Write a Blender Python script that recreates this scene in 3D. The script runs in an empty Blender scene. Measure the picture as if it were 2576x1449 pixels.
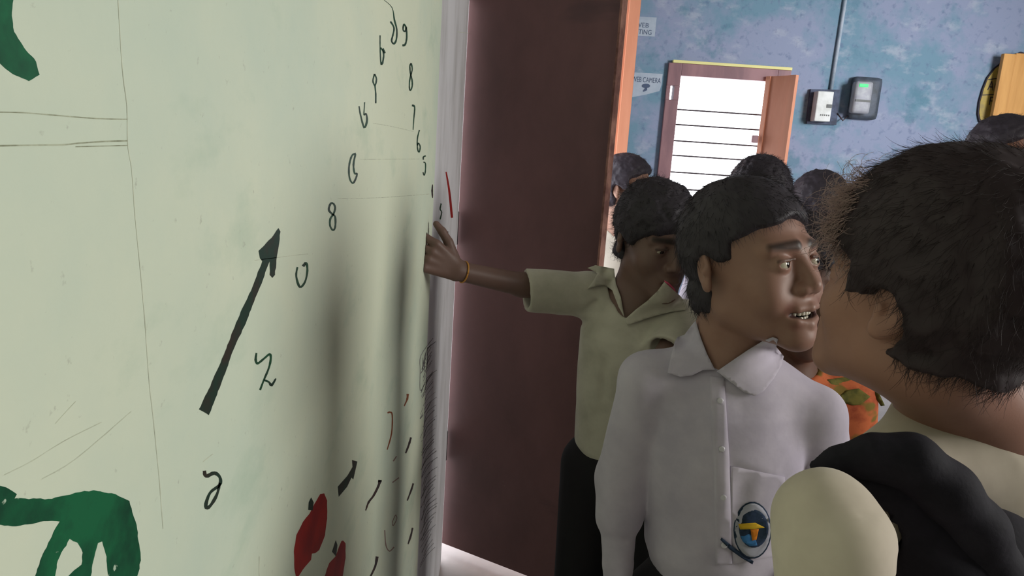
import bpy, bmesh, math, random
import numpy as np
from mathutils import Vector, Matrix
from mathutils.bvhtree import BVHTree
from mathutils.geometry import tessellate_polygon

C = bpy.context.scene.collection
SC = bpy.context.scene
random.seed(7)

# ------------------------------------------------------------------ camera
W_PX, H_PX, F_PX = 2576.0, 1449.0, 1800.0
CAM = np.array([0.0, 0.0, 1.35])
PITCH = math.atan(354.0 / F_PX)
ROLL = math.radians(3.8)
FWD = np.array([0, math.cos(PITCH), -math.sin(PITCH)])
UPP = np.array([0, math.sin(PITCH), math.cos(PITCH)])
RGT = np.array([1.0, 0, 0])
CR = math.cos(ROLL) * RGT + math.sin(ROLL) * UPP
CU = -math.sin(ROLL) * RGT + math.cos(ROLL) * UPP
cam_d = bpy.data.cameras.new('camera')
cam = bpy.data.objects.new('camera', cam_d)
C.objects.link(cam)
cam_d.sensor_fit = 'HORIZONTAL'
cam_d.sensor_width = 36.0
cam_d.lens = 36.0 * F_PX / W_PX
cam_d.clip_start = 0.01
cam.matrix_world = Matrix(((CR[0], CU[0], -FWD[0], CAM[0]), (CR[1], CU[1], -FWD[1], CAM[1]),
                           (CR[2], CU[2], -FWD[2], CAM[2]), (0, 0, 0, 1)))
SC.camera = cam

# ------------------------------------------------------------------ sky and light
world = bpy.data.worlds.new('sky')
SC.world = world
world.use_nodes = True
bg = world.node_tree.nodes['Background']
bg.inputs[0].default_value = (0.93, 0.95, 1.0, 1)
bg.inputs[1].default_value = 6.0


def area(name, loc, target, sx, sy, power, col=(1, 1, 1), portal=False, spread=180):
    l = bpy.data.lights.new(name, 'AREA')
    l.shape = 'RECTANGLE'
    l.size, l.size_y, l.energy, l.color = sx, sy, power, col
    l.spread = math.radians(spread)
    o = bpy.data.objects.new(name, l)
    C.objects.link(o)
    o.location = loc
    d = Vector(target) - Vector(loc)
    o.rotation_euler = d.to_track_quat('-Z', 'Y').to_euler()
    if portal:
        l.cycles.is_portal = True
    return o


area('sky_portal_window', (1.8, 6.1, 1.25), (1.8, 0, 1.25), 1.1, 1.6, 1, portal=True)
area('sky_portal_doorway', (-0.36, 2.65, 1.0), (5, 2.65, 1.0), 0.9, 2.0, 1, portal=True)
area('near_window_light', (2.7, 0.30, 1.80), (-0.15, 0.35, 1.30), 1.0, 0.9, 54, (1.0, 0.985, 0.92))
area('right_window_light', (4.4, 2.7, 2.2), (2.0, 6.0, 1.6), 1.3, 1.3, 96, (0.95, 0.96, 1.0), spread=110)

SC.view_settings.view_transform = 'Standard'
SC.view_settings.look = 'None'
SC.view_settings.exposure = 0.0
SC.view_settings.gamma = 1.0
SC.view_settings.use_curve_mapping = False


# ------------------------------------------------------------------ helpers
def ray(px, py):
    return FWD * F_PX + CR * (px - W_PX / 2) + CU * (H_PX / 2 - py)


def P(px, py, Y):
    """world point seen at a photo pixel, at distance Y in front of the camera"""
    d = ray(px, py)
    return CAM + d * (Y / d[1])


def on_x(px, py, x):
    d = ray(px, py)
    return CAM + d * ((x - CAM[0]) / d[0])


def srgb(r, g, b):
    def f(c):
        c /= 255.0
        return c / 12.92 if c <= 0.04045 else ((c + 0.055) / 1.055) ** 2.4
    return (f(r), f(g), f(b), 1.0)


def N(nt, kind, **kw):
    n = nt.nodes.new(kind)
    for k, v in kw.items():
        if k in n.inputs:
            n.inputs[k].default_value = v
        else:
            setattr(n, k, v)
    return n


def material(name, col, rough=0.7, spec=0.3, col2=None, scale=8.0, detail=4.0, stretch=(1, 1, 1),
             lo=0.4, hi=0.62, bump=0.0, bump_scale=60.0, bump_dist=0.002, attr=None, metallic=0.0, sheen=0.0,
             layers=()):
    m = bpy.data.materials.new(name)
    m.use_nodes = True
    nt = m.node_tree
    b = nt.nodes['Principled BSDF']
    b.inputs['Roughness'].default_value = rough
    b.inputs['Specular IOR Level'].default_value = spec
    b.inputs['Metallic'].default_value = metallic
    if sheen:
        b.inputs['Sheen Weight'].default_value = sheen
        b.inputs['Sheen Roughness'].default_value = 0.5
    L = nt.links.new
    tc = N(nt, 'ShaderNodeTexCoord')
    src = None
    if attr:
        a = N(nt, 'ShaderNodeAttribute')
        a.attribute_name = attr
        src = a.outputs['Color']
    specs = []
    if col2 is not None:
        specs.append((col2, scale, detail, stretch, lo, hi, 1.0))
    specs += list(layers)
    for (c2, sc, de, st, l0, h0, amt) in specs:
        mp = N(nt, 'ShaderNodeMapping')
        mp.inputs['Scale'].default_value = st
        L(tc.outputs['Object'], mp.inputs['Vector'])
        nz = N(nt, 'ShaderNodeTexNoise')
        nz.inputs['Scale'].default_value = sc
        nz.inputs['Detail'].default_value = de
        nz.inputs['Roughness'].default_value = 0.62
        L(mp.outputs[0], nz.inputs['Vector'])
        mr = N(nt, 'ShaderNodeMapRange')
        mr.inputs['From Min'].default_value = l0
        mr.inputs['From Max'].default_value = h0
        mr.inputs['To Max'].default_value = amt
        L(nz.outputs['Fac'], mr.inputs['Value'])
        mx = N(nt, 'ShaderNodeMix', data_type='RGBA')
        L(mr.outputs[0], mx.inputs[0])
        if src is None:
            mx.inputs[6].default_value = col
        else:
            L(src, mx.inputs[6])
        mx.inputs[7].default_value = c2
        src = mx.outputs[2]
    if src is None:
        b.inputs['Base Color'].default_value = col
    else:
        L(src, b.inputs['Base Color'])
    if bump:
        nz = N(nt, 'ShaderNodeTexNoise')
        nz.inputs['Scale'].default_value = bump_scale
        nz.inputs['Detail'].default_value = 3.0
        L(tc.outputs['Object'], nz.inputs['Vector'])
        bp = N(nt, 'ShaderNodeBump')
        bp.inputs['Strength'].default_value = bump
        bp.inputs['Distance'].default_value = bump_dist
        L(nz.outputs['Fac'], bp.inputs['Height'])
        L(bp.outputs[0], b.inputs['Normal'])
    return m


def emitter(name, col, strength):
    m = bpy.data.materials.new(name)
    m.use_nodes = True
    b = m.node_tree.nodes['Principled BSDF']
    b.inputs['Base Color'].default_value = col
    b.inputs['Emission Color'].default_value = col
    b.inputs['Emission Strength'].default_value = strength
    return m


def link_mesh(name, verts, faces, mat, parent=None, smooth=False, tint=None):
    me = bpy.data.meshes.new(name)
    verts = np.asarray(verts, dtype=np.float32).reshape(-1, 3)
    if isinstance(faces, np.ndarray):
        k = faces.shape[1]
        me.vertices.add(len(verts))
        me.vertices.foreach_set('co', verts.ravel())
        me.loops.add(faces.size)
        me.loops.foreach_set('vertex_index', faces.astype(np.int32).ravel())
        me.polygons.add(len(faces))
        me.polygons.foreach_set('loop_start', np.arange(0, faces.size, k, dtype=np.int32))
        me.update(calc_edges=True)
    else:
        me.from_pydata([tuple(v) for v in verts.tolist()], [], faces)
    me.validate()
    if smooth:
        me.polygons.foreach_set('use_smooth', np.ones(len(me.polygons), dtype=bool))
    if tint is not None:
        a = me.attributes.new('tint', 'FLOAT_COLOR', 'POINT')
        a.data.foreach_set('color', np.asarray(tint, dtype=np.float32).ravel())
    me.materials.append(mat)
    o = bpy.data.objects.new(name, me)
    C.objects.link(o)
    if parent is not None:
        o.parent = parent
        o.matrix_parent_inverse = parent.matrix_world.inverted()
    return o


class MB:
    """collects boxes, tubes, prisms into one mesh"""

    def __init__(self):
        self.bm = bmesh.new()

    def box(self, lo, hi, bevel=0.0, rot=None, piv=None):
        lo, hi = Vector([float(v) for v in lo]), Vector([float(v) for v in hi])
        r = bmesh.ops.create_cube(self.bm, size=1.0)
        vs = r['verts']
        for v in vs:
            v.co = Vector((lo[i] + (v.co[i] + 0.5) * (hi[i] - lo[i]) for i in range(3)))
        if bevel > 0:
            es = list({e for v in vs for e in v.link_edges})
            rb = bmesh.ops.bevel(self.bm, geom=es, offset=bevel, segments=2, affect='EDGES', profile=0.6)
            vs = list({v for f in rb['faces'] for v in f.verts} | {v for v in vs if v.is_valid})
        if rot is not None:
            for v in vs:
                v.co = rot @ (v.co - piv) + piv
        return vs

    def tube(self, pts, r, seg=8):
        pts = [Vector([float(c) for c in p]) for p in pts]
        rs = r if isinstance(r, (list, tuple)) else [r] * len(pts)
        rings = []
        for i, p in enumerate(pts):
            t = (pts[min(i + 1, len(pts) - 1)] - pts[max(i - 1, 0)]).normalized()
            a = t.orthogonal().normalized() if i == 0 else (prev - t * prev.dot(t)).normalized()
            prev = a
            bb = t.cross(a)
            rings.append([self.bm.verts.new(p + (a * math.cos(2 * math.pi * k / seg) + bb * math.sin(2 * math.pi * k / seg)) * rs[i])
                          for k in range(seg)])
        for i in range(len(rings) - 1):
            for k in range(seg):
                self.bm.faces.new((rings[i][k], rings[i][(k + 1) % seg], rings[i + 1][(k + 1) % seg], rings[i + 1][k]))
        self.bm.faces.new(rings[0][::-1])
        self.bm.faces.new(rings[-1])

    def prism(self, pts, vec):
        """polygon outline swept along vec"""
        pts = [Vector([float(c) for c in p]) for p in pts]
        vec = Vector([float(c) for c in vec])
        a = [self.bm.verts.new(p) for p in pts]
        b = [self.bm.verts.new(p + vec) for p in pts]
        n = len(pts)
        for i in range(n):
            self.bm.faces.new((a[i], a[(i + 1) % n], b[(i + 1) % n], b[i]))
        for tri in tessellate_polygon([pts]):
            try:
                self.bm.faces.new([a[i] for i in tri])
                self.bm.faces.new([b[i] for i in reversed(tri)])
            except ValueError:
                pass

    def build(self, name, mat, parent=None, smooth=False):
        bmesh.ops.recalc_face_normals(self.bm, faces=self.bm.faces[:])
        me = bpy.data.meshes.new(name)
        self.bm.to_mesh(me)
        self.bm.free()
        me.materials.append(mat)
        if smooth:
            me.polygons.foreach_set('use_smooth', np.ones(len(me.polygons), dtype=bool))
        o = bpy.data.objects.new(name, me)
        C.objects.link(o)
        if parent is not None:
            o.parent = parent
            o.matrix_parent_inverse = parent.matrix_world.inverted()
        return o


def empty(name, loc=(0, 0, 0)):
    o = bpy.data.objects.new(name, None)
    C.objects.link(o)
    o.location = [float(v) for v in loc]
    o.matrix_world = Matrix.Translation(o.location)
    return o


def tag(o, label=None, cat=None, group=None, kind=None):
    for k, v in (('label', label), ('category', cat), ('group', group), ('kind', kind)):
        if v:
            o[k] = v
    return o


def structure(o):
    o['kind'] = 'structure'
    return o


# ------------------------------------------------------------------ implicit modelling
_rng = np.random.default_rng(11)
LAT = _rng.random((32, 32, 32)).astype(np.float32)


def noise3(p, scale, seed=0):
    q = p * scale + seed * 7.31
    i = np.floor(q).astype(np.int32)
    f = (q - i).astype(np.float32)
    f = f * f * (3 - 2 * f)
    i0, i1 = i & 31, (i + 1) & 31
    r = 0
    for dx in (0, 1):
        wx = f[..., 0] if dx else 1 - f[..., 0]
        ix = i1[..., 0] if dx else i0[..., 0]
        for dy in (0, 1):
            wy = f[..., 1] if dy else 1 - f[..., 1]
            iy = i1[..., 1] if dy else i0[..., 1]
            for dz in (0, 1):
                wz = f[..., 2] if dz else 1 - f[..., 2]
                iz = i1[..., 2] if dz else i0[..., 2]
                r = r + wx * wy * wz * LAT[ix, iy, iz]
    return r - 0.5


def A3(v):
    return np.asarray(v, dtype=np.float32)


def sd_ell(p, c, r):
    q = p - A3(c)
    r = A3(r)
    k0 = np.sqrt(((q / r) ** 2).sum(-1)) + 1e-9
    k1 = np.sqrt(((q / (r * r)) ** 2).sum(-1)) + 1e-9
    return k0 * (k0 - 1) / k1


def sd_cap(p, a, b, ra, rb):
    a, b = A3(a), A3(b)
    ab = b - a
    t = np.clip(((p - a) @ ab) / float(ab @ ab + 1e-12), 0, 1)
    d = np.sqrt((((p - a) - t[..., None] * ab) ** 2).sum(-1))
    return d - (ra + (rb - ra) * t)


class Frame:
    """rotation R (columns = local axes), origin t, scale s"""

    def __init__(self, R, t, s=1.0):
        self.R, self.t, self.s = np.asarray(R, dtype=np.float64), np.asarray(t, dtype=np.float64), s

    def w(self, p):
        return self.t + self.s * (self.R @ np.asarray(p, dtype=np.float64))

    def l(self, p):
        return (((p - A3(self.t)) @ A3(self.R)) / self.s).astype(np.float32)


ID = Frame(np.eye(3), np.zeros(3))


class Vol:
    def __init__(self, lo, hi, h):
        self.h = h
        self.lo = np.asarray(lo, dtype=np.float64)
        n = np.ceil((np.asarray(hi) - self.lo) / h).astype(int) + 1
        self.n = n
        self.F = np.full(tuple(n), 0.5, dtype=np.float32)
        self.ax = [(self.lo[i] + h * np.arange(n[i])).astype(np.float32) for i in range(3)]

    def sub(self, lo, hi):
        i0 = np.clip(np.floor((np.asarray(lo) - self.lo) / self.h).astype(int), 0, self.n)
        i1 = np.clip(np.ceil((np.asarray(hi) - self.lo) / self.h).astype(int) + 1, 0, self.n)
        sl = tuple(slice(a, b) for a, b in zip(i0, i1))
        if any(s.stop <= s.start for s in sl):
            return None, None
        g = np.stack(np.meshgrid(*[self.ax[i][sl[i]] for i in range(3)], indexing='ij'), -1)
        return sl, g

    def op(self, fn, lo, hi, k=0.0, mode='add', fr=ID):
        cs = np.array([fr.w((x, y, z)) for x in (lo[0], hi[0]) for y in (lo[1], hi[1]) for z in (lo[2], hi[2])])
        m = k + 3 * self.h
        sl, g = self.sub(cs.min(0) - m, cs.max(0) + m)
        if sl is None:
            return
        d = (fn(fr.l(g) if fr is not ID else g) * fr.s).astype(np.float32)
        a = self.F[sl]
        if mode == 'add':
            r = np.minimum(a, d)
            if k > 0:
                r -= np.maximum(k - np.abs(a - d), 0) ** 2 / (4 * k)
        else:
            d = -d
            r = np.maximum(a, d)
            if k > 0:
                r += np.maximum(k - np.abs(a - d), 0) ** 2 / (4 * k)
        self.F[sl] = r

    def ell(self, c, r, k=0.0, mode='add', fr=ID):
        c, r = np.asarray(c, float), np.asarray(r, float)
        self.op(lambda p: sd_ell(p, c, r), c - r, c + r, k, mode, fr)

    def cap(self, a, b, ra, rb=None, k=0.0, mode='add', fr=ID):
        rb = ra if rb is None else rb
        a, b = np.asarray(a, float), np.asarray(b, float)
        m = max(ra, rb)
        self.op(lambda p: sd_cap(p, a, b, ra, rb), np.minimum(a, b) - m, np.maximum(a, b) + m, k, mode, fr)

    def chain(self, pts, rs, k=0.0, mode='add', fr=ID):
        for i in range(len(pts) - 1):
            self.cap(pts[i], pts[i + 1], rs[i], rs[i + 1], k, mode, fr)

    def at(self, p):
        q = (p - A3(self.lo)) / self.h
        i = np.floor(q).astype(np.int32)
        ok = ((i >= 0) & (i < np.array(self.n) - 1)).all(-1)
        i = np.clip(i, 0, np.array(self.n) - 2)
        f = q - i
        r = 0
        for a in (0, 1):
            for b in (0, 1):
                for c in (0, 1):
                    w = (f[..., 0] if a else 1 - f[..., 0]) * (f[..., 1] if b else 1 - f[..., 1]) * (f[..., 2] if c else 1 - f[..., 2])
                    r = r + w * self.F[i[..., 0] + a, i[..., 1] + b, i[..., 2] + c]
        return np.where(ok, r, 0.5).astype(np.float32)

    def carve(self, other, gap):
        hi = self.lo + self.h * self.n
        self.op(lambda p: other.at(p) - gap, self.lo, hi, 0, 'sub')

    def displace(self, fn):
        sl, g = self.sub(self.lo, self.lo + self.h * self.n)
        band = np.abs(self.F[sl]) < 0.03
        self.F[sl][band] += fn(g[band]).astype(np.float32)

    def mesh(self):
        F = self.F
        F[0], F[-1] = np.maximum(F[0], 1e-3), np.maximum(F[-1], 1e-3)
        F[:, 0], F[:, -1] = np.maximum(F[:, 0], 1e-3), np.maximum(F[:, -1], 1e-3)
        F[:, :, 0], F[:, :, -1] = np.maximum(F[:, :, 0], 1e-3), np.maximum(F[:, :, -1], 1e-3)
        ins = F < 0
        cnt = np.zeros(tuple(s - 1 for s in F.shape), dtype=np.int8)
        corners = [(i, j, k) for i in (0, 1) for j in (0, 1) for k in (0, 1)]

        def shift(a, c):
            return a[c[0]:a.shape[0] - 1 + c[0], c[1]:a.shape[1] - 1 + c[1], c[2]:a.shape[2] - 1 + c[2]]
        for c in corners:
            cnt += shift(ins, c)
        act = np.argwhere((cnt > 0) & (cnt < 8))
        vid = np.full(cnt.shape, -1, dtype=np.int32)
        vid[act[:, 0], act[:, 1], act[:, 2]] = np.arange(len(act))
        acc = np.zeros((len(act), 3))
        num = np.zeros(len(act))
        vals = {c: F[act[:, 0] + c[0], act[:, 1] + c[1], act[:, 2] + c[2]].astype(np.float64) for c in corners}
        for c in corners:
            for ax in range(3):
                if c[ax] == 0:
                    e = list(c)
                    e[ax] = 1
                    v0, v1 = vals[c], vals[tuple(e)]
                    cr = (v0 < 0) != (v1 < 0)
                    t = np.where(cr, v0 / np.where(cr, v0 - v1, 1), 0)
                    pos = np.tile(np.array(c, float), (len(act), 1))
                    pos[:, ax] += t
                    acc += pos * cr[:, None]
                    num += cr
        V = self.lo + self.h * (act + acc / num[:, None])
        quads = []
        for ax in range(3):
            b, c = [(1, 2), (2, 0), (0, 1)][ax]
            s0 = [slice(1, -1)] * 3
            s1 = [slice(1, -1)] * 3
            s0[ax] = slice(0, -1)
            s1[ax] = slice(1, None)
            a0, a1 = ins[tuple(s0)], ins[tuple(s1)]
            for flip, msk in ((False, a0 & ~a1), (True, ~a0 & a1)):
                e = np.argwhere(msk)
                if len(e) == 0:
                    continue
                e[:, [i for i in range(3) if i != ax]] += 1
                q = []
                for (db, dc) in ((-1, -1), (0, -1), (0, 0), (-1, 0)):
                    x = e.copy()
                    x[:, b] += db
                    x[:, c] += dc
                    q.append(vid[x[:, 0], x[:, 1], x[:, 2]])
                q = np.stack(q, 1)
                quads.append(q[:, ::-1] if flip else q)
        Q = np.concatenate(quads)
        return V.astype(np.float32), Q


def vnormals(V, Q):
    n = np.cross(V[Q[:, 2]] - V[Q[:, 0]], V[Q[:, 3]] - V[Q[:, 1]])
    out = np.zeros_like(V)
    for k in range(4):
        np.add.at(out, Q[:, k], n)
    return out / (np.linalg.norm(out, axis=1, keepdims=True) + 1e-12)


def relax(V, Q, it=1):
    for _ in range(it):
        s = np.zeros_like(V)
        c = np.zeros(len(V))
        for k in range(4):
            np.add.at(s, Q[:, k], V[Q[:, (k + 1) % 4]])
            np.add.at(s, Q[:, (k + 1) % 4], V[Q[:, k]])
            np.add.at(c, Q[:, k], 1)
            np.add.at(c, Q[:, (k + 1) % 4], 1)
        V = 0.45 * V + 0.55 * s / np.maximum(c, 1)[:, None]
    return V.astype(np.float32)


def strands(V, Nn, n, length, seg, r, crown, wn=0.35, wf=1.0, wr=0.35, curl=0.0, grav=0.3, rng=None, lenvar=0.5):
    """thin tapered hair tubes grown from points V with normals Nn"""
    rng = rng or np.random.default_rng(3)
    i = rng.integers(0, len(V), n)
    p, nn = V[i].astype(np.float64), Nn[i].astype(np.float64)
    p = p - nn * 0.002
    flow = p - crown
    flow -= nn * (flow * nn).sum(1, keepdims=True)
    flow /= np.linalg.norm(flow, axis=1, keepdims=True) + 1e-9
    rnd = rng.normal(size=(n, 3))
    d = nn * wn + flow * wf + rnd * wr
    d /= np.linalg.norm(d, axis=1, keepdims=True)
    L = length * (1 - lenvar * rng.random(n))
    axis = rng.normal(size=(n, 3))
    axis /= np.linalg.norm(axis, axis=1, keepdims=True)
    pts = [p]
    for s in range(seg):
        p = p + d * (L / seg)[:, None]
        pts.append(p)
        d = d + np.array([0, 0, -grav]) * (0.6 / seg) + curl * np.cross(axis, d) / seg - nn * (0.15 / seg)
        d /= np.linalg.norm(d, axis=1, keepdims=True)
    pts = np.stack(pts, 1)
    t = pts[:, 1] - pts[:, 0]
    a = np.cross(t, axis)
    a /= np.linalg.norm(a, axis=1, keepdims=True) + 1e-9
    b = np.cross(t / (np.linalg.norm(t, axis=1, keepdims=True) + 1e-9), a)
    rad = r * np.linspace(1, 0.25, seg + 1)
    ring = []
    for k in range(3):
        w = 2 * math.pi * k / 3
        ring.append(pts + (a * math.cos(w) + b * math.sin(w))[:, None, :] * rad[None, :, None])
    VV = np.stack(ring, 2).reshape(-1, 3)
    base = (np.arange(n) * (seg + 1) * 3)[:, None, None]
    s = (np.arange(seg) * 3)[None, :, None]
    k = np.arange(3)[None, None, :]
    k2 = (k + 1) % 3
    Q = np.stack([base + s + k, base + s + k2, base + s + 3 + k2, base + s + 3 + k], -1).reshape(-1, 4)
    return VV.astype(np.float32), Q


def Rz(a):
    c, s = math.cos(a), math.sin(a)
    return np.array([[c, -s, 0], [s, c, 0], [0, 0, 1]])


def Rx(a):
    c, s = math.cos(a), math.sin(a)
    return np.array([[1, 0, 0], [0, c, -s], [0, s, c]])


def Ry(a):
    c, s = math.cos(a), math.sin(a)
    return np.array([[c, 0, s], [0, 1, 0], [-s, 0, c]])


def head_R(yaw, pitch=0, roll=0):
    return Rz(math.radians(yaw)) @ Rx(math.radians(pitch)) @ Ry(math.radians(roll))


def unit(v):
    v = np.asarray(v, float)
    return v / np.linalg.norm(v)


# ------------------------------------------------------------------ materials
M = {}
M['near_wall'] = material('cream_green_wall_paint', srgb(222, 228, 205), 0.55, 0.25, srgb(205, 218, 200), 3.0, 6,
                          lo=0.42, hi=0.7, bump=0.25, bump_scale=220, bump_dist=0.0006,
                          layers=((srgb(150, 182, 160), 6.0, 10, (1, 1, 1.8), 0.56, 0.76, 0.45),
                                  (srgb(150, 150, 135), 130.0, 6, (1, 1, 1), 0.66, 0.74, 0.4)))
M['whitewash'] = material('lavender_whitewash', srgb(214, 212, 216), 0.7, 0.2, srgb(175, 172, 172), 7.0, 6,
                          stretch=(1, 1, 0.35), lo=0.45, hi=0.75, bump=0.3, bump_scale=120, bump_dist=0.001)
M['blue_wall'] = material('mottled_blue_limewash', srgb(140, 149, 172), 0.85, 0.15, srgb(112, 143, 160), 2.6, 10,
                          lo=0.44, hi=0.60, bump=0.25, bump_scale=40, bump_dist=0.003,
                          layers=((srgb(172, 176, 188), 4.2, 9, (1, 1, 1.6), 0.55, 0.68, 0.6),
                                  (srgb(88, 126, 142), 3.1, 11, (1, 1, 1), 0.58, 0.66, 0.7),
                                  (srgb(96, 110, 138), 17.0, 8, (1, 1, 1), 0.55, 0.68, 0.6)))
M['floor'] = material('grey_cement_floor', srgb(176, 170, 168), 0.45, 0.4, srgb(140, 134, 132), 2.5, 7, lo=0.4, hi=0.7,
                      bump=0.2, bump_scale=50)
M['ceiling'] = material('low_bounce_grey_ceiling', srgb(140, 138, 132), 0.9, 0.1)  # unseen ceiling, grey kept dark to cut bounced light
M['dim_wall'] = material('low_bounce_brown_wall', srgb(120, 110, 104), 0.9, 0.1, srgb(100, 94, 90), 2, 6)  # unseen wall behind the camera, darkened so less light bounces forward
M['brown_door'] = material('brown_door_paint', srgb(112, 80, 78), 0.5, 0.35, srgb(92, 66, 64), 3.0, 7,
                           stretch=(1, 1, 0.6), lo=0.4, hi=0.68, bump=0.25, bump_scale=70, bump_dist=0.001,
                           layers=((srgb(60, 48, 52), 2.2, 5, (0.6, 0.6, 2.4), 0.58, 0.72, 0.6),
                                   (srgb(130, 105, 98), 24.0, 6, (1, 1, 1), 0.70, 0.8, 0.5)))
M['edge_highlight'] = material('painted_edge_highlight', srgb(150, 110, 96), 0.6, 0.3, srgb(100, 66, 58), 14, 5, bump=0.2)  # bright highlight along the leaf's free edge, painted as a lighter tone
M['orange_wood'] = material('orange_red_door_paint', srgb(214, 150, 120), 0.5, 0.35, srgb(200, 134, 104), 6, 6,
                            stretch=(1, 1, 0.15), bump=0.15, bump_scale=60)
M['yellow_wood'] = material('yellow_ochre_board', srgb(214, 160, 92), 0.6, 0.3, srgb(198, 144, 78), 5, 6,
                            stretch=(3, 3, 0.3), bump=0.15, bump_scale=60)
M['frame_wood'] = material('purple_brown_frame', srgb(150, 112, 114), 0.5, 0.35, srgb(124, 92, 96), 6, 5,
                           stretch=(1, 1, 0.2), bump=0.15)
M['top_edge_light'] = material('painted_sunlit_edge', srgb(226, 220, 150), 0.6, 0.2)  # sunlight along the frame's top edge, put into the colour
M['iron'] = material('dark_iron', srgb(62, 52, 56), 0.5, 0.4, metallic=0.3)
M['green_paint'] = material('dark_green_brush_paint', srgb(24, 100, 64), 0.5, 0.3, srgb(16, 66, 46), 40, 6, lo=0.4, hi=0.65,
                            layers=((srgb(190, 208, 186), 110.0, 3, (1, 1, 1), 0.69, 0.72, 0.9),))
M['green_ink'] = material('dark_green_marker_ink', srgb(30, 78, 52), 0.5, 0.3, srgb(36, 52, 44), 60, 3)
M['arrow_paint'] = material('black_green_arrow_paint', srgb(32, 56, 46), 0.5, 0.3, srgb(52, 46, 40), 50, 5)
M['graphite'] = material('graphite_scribble', srgb(92, 92, 94), 0.6, 0.2, srgb(130, 128, 128), 60, 3)
M['dark_ink'] = material('black_ink', srgb(46, 44, 46), 0.6, 0.2, srgb(70, 50, 46), 60, 3)
M['brown_ink'] = material('brown_marker_ink', srgb(134, 76, 42), 0.6, 0.2)
M['red_paint'] = material('dark_red_paint', srgb(158, 34, 28), 0.5, 0.3, srgb(128, 24, 26), 25, 5)
M['pencil'] = material('faint_pencil', srgb(188, 193, 172), 0.7, 0.1, srgb(214, 220, 198), 60, 4)
M['pencil_dark'] = material('dark_pencil', srgb(136, 140, 116), 0.7, 0.1, srgb(190, 196, 172), 60, 4)
M['faint_ink'] = material('faded_ink', srgb(150, 128, 118), 0.7, 0.1)
def hair_material(name, col, glow, share=0.15):
    m = material(name, col, 0.58, 0.32)
    nt = m.node_tree
    tr = N(nt, 'ShaderNodeBsdfTranslucent')
    tr.inputs['Color'].default_value = glow
    mx = N(nt, 'ShaderNodeMixShader')
    mx.inputs[0].default_value = share
    nt.links.new(nt.nodes['Principled BSDF'].outputs[0], mx.inputs[1])
    nt.links.new(tr.outputs[0], mx.inputs[2])
    nt.links.new(mx.outputs[0], nt.nodes['Material Output'].inputs['Surface'])
    return m


M['hair'] = hair_material('black_brown_hair', srgb(56, 51, 58), srgb(110, 76, 60))
M['hair_brown'] = hair_material('dark_brown_hair', srgb(48, 36, 40), srgb(110, 76, 60), .08)
M['hair_fringe'] = hair_material('painted_backlight_fringe', srgb(186, 160, 156), srgb(240, 224, 220), .55)  # window backlight on the front curls, put into a paler hair colour
M['skin'] = material('brown_skin', srgb(150, 104, 80), 0.5, 0.35, attr='tint', bump=0.12, bump_scale=500, bump_dist=0.0005,
                     layers=((srgb(110, 70, 54), 20.0, 5, (1, 1, 1), 0.5, 0.75, 0.3),))
M['shirt_b'] = material('lavender_white_cotton', srgb(192, 184, 198), 0.85, 0.15, srgb(176, 168, 184), 10, 5, bump=0.25,
                        bump_scale=40, bump_dist=0.003, sheen=0.15)
M['shirt_a'] = material('cream_white_cotton', srgb(196, 190, 176), 0.85, 0.15, srgb(176, 170, 156), 10, 5, bump=0.3,
                        bump_scale=36, bump_dist=0.003, sheen=0.15)
M['shirt_c'] = material('ivory_white_cotton', srgb(202, 190, 174), 0.85, 0.15, srgb(186, 174, 158), 8, 5, bump=0.2,
                        bump_scale=30, bump_dist=0.003, sheen=0.15)
M['trousers'] = material('near_black_trousers', srgb(40, 38, 42), 0.85, 0.15, bump=0.2)
M['shoe'] = material('black_shoe_leather', srgb(26, 24, 24), 0.45, 0.4)
M['bag'] = material('black_bag_cloth', srgb(34, 31, 40), 0.8, 0.2, srgb(26, 24, 32), 30, 4, bump=0.3, bump_scale=300,
                    bump_dist=0.0008)
M['eye_white'] = material('eye_white', srgb(184, 176, 158), 0.2, 0.5)
M['eye_dark'] = material('dark_iris', srgb(28, 20, 16), 0.15, 0.5)
M['tooth'] = material('tooth_enamel', srgb(214, 206, 190), 0.3, 0.5)
M['mouth'] = material('mouth_inside', srgb(70, 34, 32), 0.5, 0.3)
M['gold'] = material('gold_thread', srgb(190, 130, 50), 0.4, 0.5)
M['pink'] = material('pink_ribbon', srgb(216, 90, 120), 0.6, 0.2)
M['white_plastic'] = material('white_plastic', srgb(214, 216, 212), 0.5, 0.4, srgb(196, 198, 192), 12, 4)
M['grey_plastic'] = material('grey_meter_plastic', srgb(160, 162, 166), 0.45, 0.4, srgb(140, 142, 150), 14, 4)
M['box_shadow'] = material('painted_box_shadow', srgb(84, 92, 112), 0.7, 0.2, srgb(66, 70, 84), 18, 5)  # shadow around the white box, painted as a dark tone
M['dark_case'] = material('dark_meter_case', srgb(76, 84, 96), 0.5, 0.3, srgb(60, 66, 72), 18, 5)
M['meter_print'] = material('meter_print', srgb(110, 112, 110), 0.6, 0.2)
M['green_led'] = emitter('green_led_display', srgb(10, 225, 90), 1.0)
M['poster'] = material('pale_poster_paper', srgb(176, 186, 196), 0.8, 0.1, srgb(164, 176, 188), 8, 4)
M['poster_ink'] = material('poster_ink', srgb(84, 96, 118), 0.8, 0.1)
M['conduit'] = material('painted_conduit', srgb(172, 182, 192), 0.6, 0.3, srgb(140, 156, 170), 9, 4)
M['sign_yellow'] = material('yellow_sign_paint', srgb(176, 152, 70), 0.5, 0.3, srgb(150, 132, 78), 14, 5)
M['sign_black'] = material('black_sign_paint', srgb(40, 30, 40), 0.5, 0.3)
M['badge_dark'] = material('navy_badge_thread', srgb(50, 62, 86), 0.8, 0.1, srgb(36, 48, 60), 60, 3)
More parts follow.
